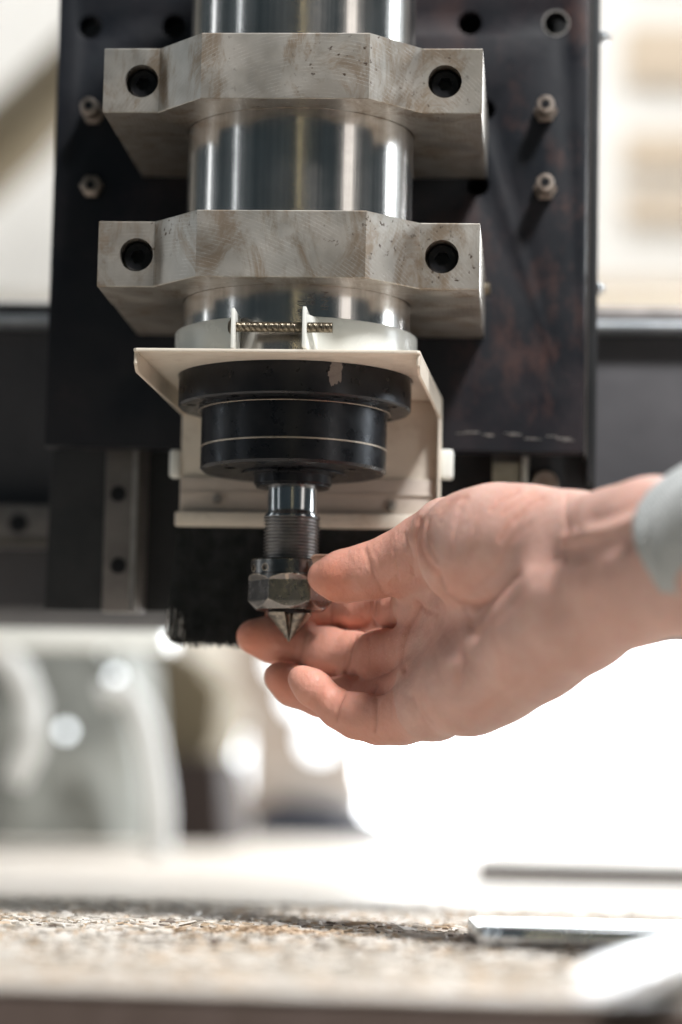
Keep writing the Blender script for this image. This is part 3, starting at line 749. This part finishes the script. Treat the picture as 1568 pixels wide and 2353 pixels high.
_tp = [
 [(1040, 1236, -.052, 82), (1090, 1246, -.070, 106), (1150, 1240, -.086, 114), (1230, 1232, -.100, 98), (1330, 1236, -.112, 88), (1420, 1226, -.134, 92), (1500, 1208, -.150, 96), (1700, 1190, -.190, 104)],
 [(1072, 1294, -.074, 86), (1115, 1292, -.084, 92), (1165, 1262, -.094, 88)]]          # ball of the thumb
for q in _pp: palm.seg += Chain(q).seg
NB = len(palm.seg)
for q in _tp: palm.seg += Chain(q).seg
_al = np.array([q[0]-q[2] for q in palm.seg]+[q[1]-q[3] for q in palm.seg]); _ah = np.array([q[0]+q[2] for q in palm.seg]+[q[1]+q[3] for q in palm.seg])
palm.lo = _al.min(0)-.016; palm.hi = _ah.max(0)+.016
def sub(c):
    i0 = np.clip(np.floor((c.lo-HLO)/VX).astype(int), 0, HN-1); i1 = np.clip(np.ceil((c.hi-HLO)/VX).astype(int)+1, 1, HN)
    return i0, i1
def gridpts(i0, i1):
    ax = [(HLO[k]+np.arange(i0[k], i1[k])*VX).astype(np.float32) for k in range(3)]
    return np.stack(np.meshgrid(*ax, indexing='ij'), -1)
fld = np.full(HN, .012, np.float32)
i0, i1 = sub(palm)
# palm segment by segment inside its own small box
pf = np.full(HN, .016, np.float32); tf = pf.copy()
for si, sg in enumerate(palm.seg):
    c = Chain.__new__(Chain); c.seg = [sg]; c.k = .012
    c.lo = np.minimum(sg[0]-sg[2], sg[1]-sg[3])-.016; c.hi = np.maximum(sg[0]+sg[2], sg[1]+sg[3])+.016
    a, b = sub(c)
    if (b <= a).any(): continue
    sl = tuple(slice(a[k], b[k]) for k in range(3)); dd = np.minimum(c.d(gridpts(a, b)), .016)
    q = tf if si >= NB else pf; q[sl] = smin(q[sl], dd, .011)
pf = smin(pf, tf, .007)
fld = np.minimum(fld, pf)
for nm, (c, kk) in fingers.items():
    a, b = sub(c); sl = tuple(slice(a[k], b[k]) for k in range(3)); dd = c.d(gridpts(a, b))
    tot = smin(pf[sl], dd, kk); fld[sl] = smin(fld[sl], tot, .0006)
def surface_nets(f, lo, h):
    s = f < 0; nx, ny, nz = f.shape
    def corner(a, i, j, k): return a[i:nx-1+i, j:ny-1+j, k:nz-1+k]
    cnt = sum(corner(s, i, j, k).astype(np.int8) for i in (0, 1) for j in (0, 1) for k in (0, 1))
    act = (cnt > 0) & (cnt < 8); idx = np.full(act.shape, -1, np.int64); A = np.argwhere(act); idx[act] = np.arange(len(A))
    acc = np.zeros((len(A), 3)); n = np.zeros(len(A))
    cs = [(i, j, k) for i in (0, 1) for j in (0, 1) for k in (0, 1)]
    vals = {c: f[A[:, 0]+c[0], A[:, 1]+c[1], A[:, 2]+c[2]] for c in cs}
    for c in cs:
        for ax in range(3):
            if c[ax] == 0:
                e = list(c); e[ax] = 1; e = tuple(e); va, vb = vals[c], vals[e]; m = (va < 0) != (vb < 0)
                t = np.where(m, va/np.where(m, va-vb, 1), 0)
                for q in range(3): acc[:, q] += m*(c[q]+(t if q == ax else 0))
                n += m
    V = (A+acc/n[:, None])*h+lo
    Q = []
    for ax in range(3):
        o1, o2 = [(1, 2), (2, 0), (0, 1)][ax]
        sl0 = [slice(None)]*3; sl1 = [slice(None)]*3; sl0[ax] = slice(0, -1); sl1[ax] = slice(1, None)
        cr = s[tuple(sl0)] != s[tuple(sl1)]; E_ = np.argwhere(cr)
        E_ = E_[(E_[:, o1] > 0) & (E_[:, o2] > 0) & (E_[:, o1] < f.shape[o1]-1) & (E_[:, o2] < f.shape[o2]-1)]
        ins = s[E_[:, 0], E_[:, 1], E_[:, 2]]
        def g(d1, d2): q = E_.copy(); q[:, o1] -= d1; q[:, o2] -= d2; return idx[q[:, 0], q[:, 1], q[:, 2]]
        q = np.stack([g(1, 1), g(0, 1), g(0, 0), g(1, 0)], 1); q[~ins] = q[~ins][:, ::-1]; Q.append(q)
    return V, np.concatenate(Q)
HV, HQ = surface_nets(fld, HLO, VX); HQ = HQ[(HQ >= 0).all(1)]
keep = HV[:, 0] < .212
# relax the surface slightly, then carve creases and raise tendons
def normals(V, Q):
    n = np.cross(V[Q[:, 2]]-V[Q[:, 0]], V[Q[:, 3]]-V[Q[:, 1]]); N = np.zeros_like(V)
    for k in range(4): np.add.at(N, Q[:, k], n)
    return N/np.maximum(np.linalg.norm(N, axis=1, keepdims=True), 1e-12)
E2 = np.concatenate([HQ[:, [0, 1]], HQ[:, [1, 2]], HQ[:, [2, 3]], HQ[:, [3, 0]]])
def relax(V, lam, it):
    for _ in range(it):
        acc = np.zeros_like(V); c = np.zeros(len(V)); np.add.at(acc, E2[:, 0], V[E2[:, 1]]); np.add.at(c, E2[:, 0], 1)
        np.add.at(acc, E2[:, 1], V[E2[:, 0]]); np.add.at(c, E2[:, 1], 1)
        V = V+lam*(acc/np.maximum(c, 1)[:, None]-V)
    return V
HV = relax(HV, .5, 3)
_sm = relax(HV, .5, 30); _fx, _fy = proj(HV); _w = (1/(1+np.exp(-(_fx-1030)/25)))[:, None]; HV = HV*(1-_w)+_sm*_w
names = list(fingers)+['palm']
D = np.stack([fingers[n][0].d(HV.astype(np.float32)) for n in fingers]+[palm.d(HV.astype(np.float32))], 1)
px_, py_ = proj(HV)
def polydist(pts):
    best = np.full(len(HV), 1e9); 
    for (x0, y0), (x1, y1) in zip(pts, pts[1:]):
        dx, dy = x1-x0, y1-y0; t = np.clip(((px_-x0)*dx+(py_-y0)*dy)/(dx*dx+dy*dy), 0, 1)
        best = np.minimum(best, np.hypot(px_-x0-t*dx, py_-y0-t*dy))
    return best
tint = np.zeros((len(HV), 4)); tint[:, 3] = 1
def feat(groups, pts, wpx, dep, red=0., dark=0., tol=.004):
    """line feature: dep > 0 presses a groove, dep < 0 raises a ridge (metres)"""
    global HV
    N = normals(HV, HQ); fac = np.clip(-(N@_f)*2.2+.1, 0, 1)
    own = np.zeros(len(HV), bool)
    mn = D.min(1)
    for g_ in groups: own |= D[:, names.index(g_)] < np.maximum(mn, 0)+tol
    front = own
    d = polydist(pts); wgt = np.exp(-(d/wpx)**2)*fac*front
    # fade towards the ends of the line
    HV = HV-N*(wgt*dep)[:, None]
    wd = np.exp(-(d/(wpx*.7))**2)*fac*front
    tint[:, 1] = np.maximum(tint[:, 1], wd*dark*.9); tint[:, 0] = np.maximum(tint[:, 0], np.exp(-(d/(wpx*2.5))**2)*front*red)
mm = .001
# thumb
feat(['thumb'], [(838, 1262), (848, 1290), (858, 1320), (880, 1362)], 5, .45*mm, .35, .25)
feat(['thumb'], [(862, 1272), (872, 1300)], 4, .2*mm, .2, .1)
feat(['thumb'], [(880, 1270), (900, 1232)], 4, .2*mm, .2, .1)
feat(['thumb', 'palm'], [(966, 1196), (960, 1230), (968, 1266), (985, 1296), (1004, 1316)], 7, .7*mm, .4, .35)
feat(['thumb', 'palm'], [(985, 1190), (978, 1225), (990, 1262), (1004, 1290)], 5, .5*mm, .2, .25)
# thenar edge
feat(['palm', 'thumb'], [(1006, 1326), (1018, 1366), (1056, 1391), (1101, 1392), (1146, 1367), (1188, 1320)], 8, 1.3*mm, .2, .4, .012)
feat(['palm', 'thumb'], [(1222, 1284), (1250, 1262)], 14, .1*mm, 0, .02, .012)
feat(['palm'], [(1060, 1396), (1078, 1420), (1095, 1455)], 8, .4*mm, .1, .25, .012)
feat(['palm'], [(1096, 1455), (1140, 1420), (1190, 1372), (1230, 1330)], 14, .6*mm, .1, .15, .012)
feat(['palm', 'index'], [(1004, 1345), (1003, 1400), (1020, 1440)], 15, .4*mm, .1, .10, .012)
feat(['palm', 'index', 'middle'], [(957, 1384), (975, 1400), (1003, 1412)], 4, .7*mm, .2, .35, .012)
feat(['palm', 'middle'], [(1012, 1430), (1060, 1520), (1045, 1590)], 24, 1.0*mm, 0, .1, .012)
# wrinkles on the thumb ball
for pts in ([(1158, 1178), (1190, 1150), (1226, 1132)], [(1178, 1192), (1214, 1160), (1246, 1146)], [(1150, 1240), (1170, 1205), (1200, 1180)], [(1130, 1170), (1150, 1150), (1190, 1128)], [(1016, 1170), (1040, 1150), (1070, 1143)]):
    feat(['palm', 'thumb'], pts, 6, .45*mm, .25, .12, .02)
# wrist: creases and the flexor tendon
feat(['palm'], [(1302, 1140), (1300, 1180), (1306, 1225), (1300, 1290)], 7, .5*mm, .1, .14, .03)
feat(['palm'], [(1322, 1145), (1322, 1190), (1330, 1230)], 6, .25*mm, .1, .05, .03)
feat(['palm'], [(1300, 1240), (1340, 1230), (1390, 1216), (1470, 1188), (1560, 1150)], 17, -1.2*mm, 0, 0, .03)
feat(['palm'], [(1370, 1200), (1420, 1186), (1480, 1150)], 20, 1.0*mm, .1, .03, .03)
feat(['palm'], [(1330, 1262), (1400, 1250), (1480, 1232)], 26, .8*mm, .1, .02, .03)
feat(['palm'], [(1366, 1390), (1364, 1350), (1352, 1318)], 20, .8*mm, .05, .03, .03)
feat(['palm'], [(1240, 1350), (1300, 1325), (1350, 1345)], 46, -1.0*mm, 0, 0, .03)
feat(['palm'], [(1240, 1300), (1300, 1268), (1360, 1290)], 20, .6*mm, .1, .04, .03)
# finger creases
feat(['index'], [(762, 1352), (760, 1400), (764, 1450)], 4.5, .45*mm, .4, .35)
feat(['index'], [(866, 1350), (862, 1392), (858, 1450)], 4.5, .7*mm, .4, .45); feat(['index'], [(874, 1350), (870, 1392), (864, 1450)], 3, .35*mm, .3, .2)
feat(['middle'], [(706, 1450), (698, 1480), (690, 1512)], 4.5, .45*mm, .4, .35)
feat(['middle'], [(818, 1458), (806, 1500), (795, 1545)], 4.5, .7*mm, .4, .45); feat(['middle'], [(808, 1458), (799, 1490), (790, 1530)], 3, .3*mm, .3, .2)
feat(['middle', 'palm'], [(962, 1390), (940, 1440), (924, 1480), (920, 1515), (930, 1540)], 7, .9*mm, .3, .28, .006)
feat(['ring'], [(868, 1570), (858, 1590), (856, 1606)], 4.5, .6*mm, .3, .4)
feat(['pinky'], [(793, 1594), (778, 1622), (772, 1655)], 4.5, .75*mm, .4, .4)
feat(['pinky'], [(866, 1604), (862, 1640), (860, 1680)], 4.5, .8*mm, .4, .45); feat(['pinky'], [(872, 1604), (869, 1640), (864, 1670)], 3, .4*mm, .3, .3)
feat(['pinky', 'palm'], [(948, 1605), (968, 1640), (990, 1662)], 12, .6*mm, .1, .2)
for (x, y) in ((830, 1625), (835, 1632), (826, 1618)): feat(['pinky'], [(x-14, y-4), (x+12, y+2)], 2.2, .15*mm, .1, .1)
for (g_, pts, w_, d_) in (
  ('middle', [(848, 1462), (852, 1500), (846, 1550)], 3, .12), ('middle', [(880, 1458), (884, 1500)], 3, .12), ('middle', [(740, 1462), (736, 1500)], 3, .10),
  ('index', [(900, 1352), (896, 1400), (892, 1450)], 3, .15), ('index', [(812, 1352), (810, 1400)], 3, .12),
  ('pinky', [(900, 1604), (898, 1650)], 3, .15), ('pinky', [(745, 1575), (735, 1610)], 3, .12),
  ('thumb', [(905, 1262), (912, 1300), (915, 1335)], 4, .18), ('thumb', [(930, 1228), (945, 1262), (950, 1320)], 4, .22), ('thumb', [(800, 1268), (806, 1290)], 3, .12)):
    feat([g_], pts, w_, d_*mm*1.6, .08, .10)
for pts in ([(1040, 1420), (1060, 1500), (1050, 1580)], [(985, 1440), (1000, 1500), (1010, 1560)], [(1120, 1430), (1150, 1500), (1160, 1570)], [(1090, 1640), (1140, 1600), (1200, 1560)], [(1150, 1290), (1175, 1240), (1215, 1205)], [(1090, 1350), (1130, 1320), (1160, 1280)], [(1100, 1180), (1090, 1230), (1070, 1290)], [(1060, 1170), (1048, 1220), (1035, 1280)]):
    feat(['palm', 'thumb'], pts, 7, .22*mm, .12, .08, .02)
# finger tips redder
for nm, x, y, r_, a_ in (('thumb', 760, 1340, 80, .85), ('thumb', 900, 1330, 60, .35), ('middle', 590, 1470, 80, .85), ('ring', 650, 1570, 80, .75), ('pinky', 700, 1570, 60, .45), ('index', 650, 1410, 90, .8), ('middle', 800, 1545, 80, .45), ('index', 820, 1420, 110, .35), ('pinky', 790, 1650, 50, .3), ('palm', 1040, 1340, 60, .3)):
    k = D[:, names.index(nm)] < .002
    tint[:, 0] = np.maximum(tint[:, 0], k*a_*np.exp(-((px_-x)**2+(py_-y)**2)/r_**2))
_fd = D[:, :5].min(1); tint[:, 0] = np.maximum(tint[:, 0], .48*(_fd < .0015)*(1/(1+np.exp((px_-930)/30))))
# wood dust clings to the finger roots
tint[:, 2] = np.clip(1.1*np.exp(-((px_-925)**2/110**2+(py_-1470)**2/90**2)), 0, 1)
HV = relax(HV, .35, 1)
# thumb nail seat: press the skin where the nail lies
me = bpy.data.meshes.new('m'); me.vertices.add(len(HV)); me.vertices.foreach_set('co', HV.astype(np.float32).ravel())
me.loops.add(HQ.size); me.loops.foreach_set('vertex_index', HQ.ravel().astype(np.int32)); me.polygons.add(len(HQ))
me.polygons.foreach_set('loop_start', np.arange(0, HQ.size, 4, dtype=np.int32)); me.update(calc_edges=True); me.validate()
ca = me.color_attributes.new('tint', 'FLOAT_COLOR', 'POINT'); ca.data.foreach_set('color', tint.astype(np.float32).ravel())
wr = PV(1400, 1330, -.13)
pr = thing('person', wr, 'hand with thumb on the nut, fingers curled behind the cutter, grey-blue sleeve at the wrist', 'person')
link('hand', me, 'skin', pr, angle=180)
# thumb nail: seen almost edge-on along the top of the tip
def nail(c0, c1, wdt, lift, out):
    c0, c1 = Vector(c0), Vector(c1); d = (c1-c0).normalized(); L = (c1-c0).length; o = Vector(out).normalized(); s_ = d.cross(o).normalized()
    V = []; n1, n2 = 9, 9
    for i in range(n1):
        for j in range(n2):
            u, v = i/(n1-1), j/(n2-1)*2-1; wu = wdt*(1-.35*max(0, (u-.7)/.3)**2)
            V.append(c0+d*L*u+s_*v*wu+o*(lift-(v*v)*wdt*.55-(u-.3)**2*lift*.8))
    f = [(i*n2+j, i*n2+j+1, (i+1)*n2+j+1, (i+1)*n2+j) for i in range(n1-1) for j in range(n2-1)]
    me = bpy.data.meshes.new('m'); me.from_pydata([tuple(v) for v in V], [], f); bm = bmesh.new(); bm.from_mesh(me)
    bmesh.ops.solidify(bm, geom=bm.faces[:], thickness=.0005); return from_bm(bm)
M['nail'] = simple('thumb_nail', (.62, .42, .33), (.70, .52, .42), .3, 0., 90, .1, .0002)
ct_ = PV(770, 1292, -.017); c1_ = PV(718, 1290, -.0145)
link('thumb_nail', nail(ct_, c1_, .0044, .0012, Vector((0.05, .75, .66))), 'nail', pr)
# sleeve: knitted cuff, a folded tube round the forearm
def sleeve():
    pts = [((1680, 1290), -.162, 214, 252, 0), ((1686, 1288), -.163, 222, 260, 0), ((1700, 1282), -.165, 228, 264, 0), ((1720, 1272), -.168, 232, 266, 0), ((1750, 1260), -.173, 236, 264, 0), ((1790, 1244), -.181, 238, 260, 0), ((1850, 1224), -.196, 244, 256, 0), ((1980, 1190), -.22, 250, 250, 0)]
    bm = bmesh.new(); rings = []; n = 64
    cs = [PV(p[0][0], p[0][1], p[1]) for p in pts]
    for i, p in enumerate(pts):
        d = (cs[min(i+1, len(cs)-1)]-cs[max(i-1, 0)]).normalized()
        x = Vector((0, 0, 1)).cross(d).normalized(); y = d.cross(x).normalized()
        # the cuff mouth leans: its lower edge lies further right than its upper edge
        ring = []
        for k in range(n):
            t = 2*math.pi*k/n; ry, rx = px2m(p[2], cs[i]), px2m(p[3], cs[i])
            w_ = 1+.03*math.sin(t*3+i*.9)+.018*math.sin(t*7+i*1.7)
            lean = px2m(60, cs[i])*(-.55*math.sin(t)-.35*max(0, -math.cos(t))-.7*min(0, math.sin(t)))*max(0, 1-i/7)+px2m(10, cs[i])*math.sin(t*4+1)*max(0, 1-i/3)
            ring.append(bm.verts.new(cs[i]+x*math.cos(t)*rx*w_+y*math.sin(t)*ry*w_+d*lean))
        rings.append(ring)
    for a, b in zip(rings, rings[1:]):
        for k in range(n): bm.faces.new((a[k], a[(k+1) % n], b[(k+1) % n], b[k]))
    me = bpy.data.meshes.new('m'); bm.to_mesh(me); bm.free()
    o = bpy.data.objects.new('tmp', me); C.objects.link(o)
    sd = o.modifiers.new('s', 'SOLIDIFY'); sd.thickness = .0022; sd.offset = 0; ss = o.modifiers.new('u', 'SUBSURF'); ss.levels = 2; ss.render_levels = 2
    dg = bpy.context.evaluated_depsgraph_get(); out = bpy.data.meshes.new_from_object(o.evaluated_get(dg)); bpy.data.objects.remove(o); return out
link('sleeve', sleeve(), 'sleeve', pr, angle=180)

# ================================================================== BACKGROUND (all far out of focus)
flo = link('floor', box((-8, -3, -.92), (8, 9, -.90)), 'concrete'); flo['kind'] = 'structure'
WY = 3.2
def PB(px, py, Y=WY): return P(px, py, Y)
wl = link('wall', box((-5, WY+.05, -.9), (5, WY+.2, 3.4)), 'wall_cream'); wl['kind'] = 'structure'
# ribbed cladding upper left
a = PB(-400, 690); b = PB(150, -900)
cl = thing('wall_cladding', ((a[0]+b[0])/2, WY, a[2]), 'pale ribbed wall cladding at the upper left', 'wall panel')
n = 46; dx = (b[0]+.12-a[0])/n
proto = None
for k in range(n):
    x0 = a[0]+k*dx
    if proto is None:
        proto = link('cladding_rib', box((x0, WY-.02, a[2]), (x0+dx*.86, WY+.05, b[2]), .003, 1), 'wall_white', cl)
    else:
        c = proto.copy(); C.objects.link(c); c.parent = cl; c.location = proto.location+Vector((k*dx, 0, 0))
# slanted olive duct over it
Yd = 2.2
tag(link('slanted_duct', tube([PV(-140, 470, Yd), PV(30, 310, Yd), PV(135, 200, Yd), PV(400, -60, Yd)], [.048, .048, .044, .04], 20), 'olive'), 'brown slanted duct crossing the pale wall at upper left', 'duct')
# right wall: shutter with tan panels
sh_ = thing('wall_shutter', (PB(1500, 690)[0], WY-.02, PB(1500, 690)[2]), 'cream wall with a stack of tan panels at the upper right', 'wall panel')
a = PB(1340, 690); b = PB(1900, -500)
link('backing', box((a[0], WY-.02, a[2]), (b[0], WY+.04, b[2])), 'wall_white', sh_)
for y0, y1 in ((-160, -60), (52, 185), (300, 385), (440, 505)):
    u_, v_ = PB(1432, y1, WY-.04), PB(1900, y0, WY-.04); link('tan_panel', box((u_[0], WY-.04, u_[2]), (v_[0], WY-.021, v_[2]), .004, 1), 'tan', sh_)
u_, v_ = PB(1340, 688, WY-.04), PB(1900, 650, WY-.04); link('sill', box((u_[0], WY-.045, u_[2]), (v_[0], WY-.021, v_[2]), .004, 1), 'tan', sh_)
# big bright window, lower right
wn = thing('bright_window', (PB(1350, 1930)[0], WY-.1, -.2), 'big overexposed window filling the lower right background', 'window')
a, b = PB(838, 2100), PB(2700, 1250)
link('pane', box((a[0], WY-.10, a[2]), (b[0], WY-.09, b[2])), 'daylight', wn)
link('frame', box((a[0]-.012, WY-.11, a[2]), (a[0], WY-.08, b[2]), .002), 'wall_white', wn)
# peach panel & others below the beam
u_, v_ = PB(520, 1920, 3.0), PB(836, 1440, 3.0)
tag(link('peach_panel', box((u_[0], 3.0, u_[2]), (v_[0], 3.04, v_[2]), .004, 1), 'peach'), 'pale peach panel in the blurred background left of the window', 'panel')
Yc = .8
u_, v_ = P(-200, 1478, Yc), P(384, 1392, Yc)
tag(link('cream_crossbar', box((u_[0], Yc, u_[2]), (v_[0], Yc+.05, v_[2]), .003), 'white'), 'cream horizontal bar under the gantry at the left edge', 'crossbar')
# grey cloth bag: lumpy lathe
cb = P(60, 1930, 1.25); tb1 = P(60, 1440, 1.25)
hgt = tb1[2]-cb[2]
def bagr(T, Z):
    u = (Z-cb[2])/hgt
    return np.interp(u, [0, .15, .5, .85, 1], [.112, .114, .108, .098, .082])*(1+.05*np.sin(T*7)+.03*np.sin(T*13+u*5))
tag(link('dust_bag', polar(bagr, np.linspace(cb[2], tb1[2], 30), 96, cb[0], 1.25), 'greybag'), 'large grey pleated dust bag, blurred, at the left under the gantry', 'bag')
Yu = 1.05
tag(link('pale_duct', tube([PV(x, y, Yu) for x, y in ((236, 1600), (285, 1578), (318, 1620), (345, 1700), (362, 1800), (368, 1860), (371, 1990))], [.0095]*7, 16), 'paleduct'), 'curved pale hose rising from the table at the left', 'hose')
Yo = 1.8
def slab(name, pts, Y, th, mat, lab, cat):
    vs = [P(x, y, Y) for x, y in pts]
    me = extrude_poly([(v[0], v[2]) for v in vs], [], 0, th, .002); return tag(link(name, upright(me, Y), mat), lab, cat)
tag(link('pale_duct', tube([PV(x, y, 1.0) for x, y in ((-60, 1490), (0, 1500), (45, 1545), (75, 1620), (70, 1720), (30, 1800))], [.010]*6, 14), 'paleduct'), 'pale hose bent in an arc over the dust bag at the left edge', 'hose')
slab('olive_cabinet', [(370, 1470), (455, 1520), (508, 1590), (495, 1700), (465, 1765), (300, 1790), (300, 1470)], Yo, .25, 'olive', 'olive brown angular machine cover in the blurred background', 'machine cover')
slab('brown_carton', [(330, 1740), (505, 1740), (520, 1990), (330, 1990)], 1.6, .2, 'brown', 'dark brown carton standing behind the pale hose', 'carton')
slab('dark_toolbox', [(585, 1862), (640, 1838), (760, 1852), (880, 1893), (880, 1990), (560, 1990)], 2.2, .3, 'navy', 'dark blue toolbox at the far end of the table', 'toolbox')
slab('olive_roll', [(590, 1800), (690, 1840), (830, 1875), (835, 1800), (700, 1760), (590, 1760)], 2.5, .1, 'cream_dirty', 'pale olive sheet lying above the dark blue toolbox', 'sheet')
def glint(px, py, Y, rp, mat, lab):  # glowing ball with its cap, added to stand in for a blurred glint
    c = PV(px, py, Y); r_ = rp*(Y-CAM[1])/F_PX
    rt = thing('round_lamp', c+Vector((0, 0, -r_)), lab, 'lamp')
    bm = bmesh.new(); bmesh.ops.create_uvsphere(bm, u_segments=16, v_segments=10, radius=r_); bmesh.ops.translate(bm, vec=c, verts=bm.verts)
    link('bulb', from_bm(bm), mat, rt); link('cap', cyl(c+Vector((0, r_*.8, 0)), c+Vector((0, r_*2, 0)), r_*.5, 12), 'steel', rt)
glint(265, 1556, 1.1, 13, 'lamp', 'small white round light blurred to a disc over the dust bag')
glint(152, 1680, 1.1, 13, 'lamp', 'small white round light blurred to a disc, lower left of the other on the bag')
glint(765, 1868, 2.9, 26, 'lamp', 'pale round light just above the dark blue toolbox')
glint(660, 1520, 2.9, 40, 'lamp', 'bright round light in the background below the middle fingertip')
glint(735, 1700, 2.9, 40, 'lamp', 'bright round light in the background below the little finger')
glint(700, 1600, 2.9, 46, 'lamp', 'bright round light in the background behind the ring finger')
glint(540, 1660, 2.9, 26, 'lamp_dim', 'dim round light on top of the upright white tube light')
glint(240, 1500, 1.1, 8, 'lamp_dim', 'dim round light over the dust bag near the cream crossbar')
glint(555, 1885, 2.6, 14, 'lamp_dim', 'dim round light right of the brown carton near the table')
def slot(px, y0, y1, Y, hw, mat, lab):  # glowing rod on a foot, added to stand in for a bright blurred strip
    u_, v_ = P(px-hw, y1, Y), P(px+hw, y0, Y)
    rt = thing('tube_lamp', ((u_[0]+v_[0])/2, Y, u_[2]), lab, 'lamp')
    link('tube', cyl(((u_[0]+v_[0])/2, Y, u_[2]), ((u_[0]+v_[0])/2, Y, v_[2]), (v_[0]-u_[0])/2, 16), mat, rt)
    link('holder', box((u_[0], Y+.005, u_[2]-.01), (v_[0], Y+.02, u_[2]-.001), .001), 'steel', rt)
slot(540, 1695, 1815, 2.9, 26, 'lamp', 'upright white tube light blurred to a capsule, left of centre')
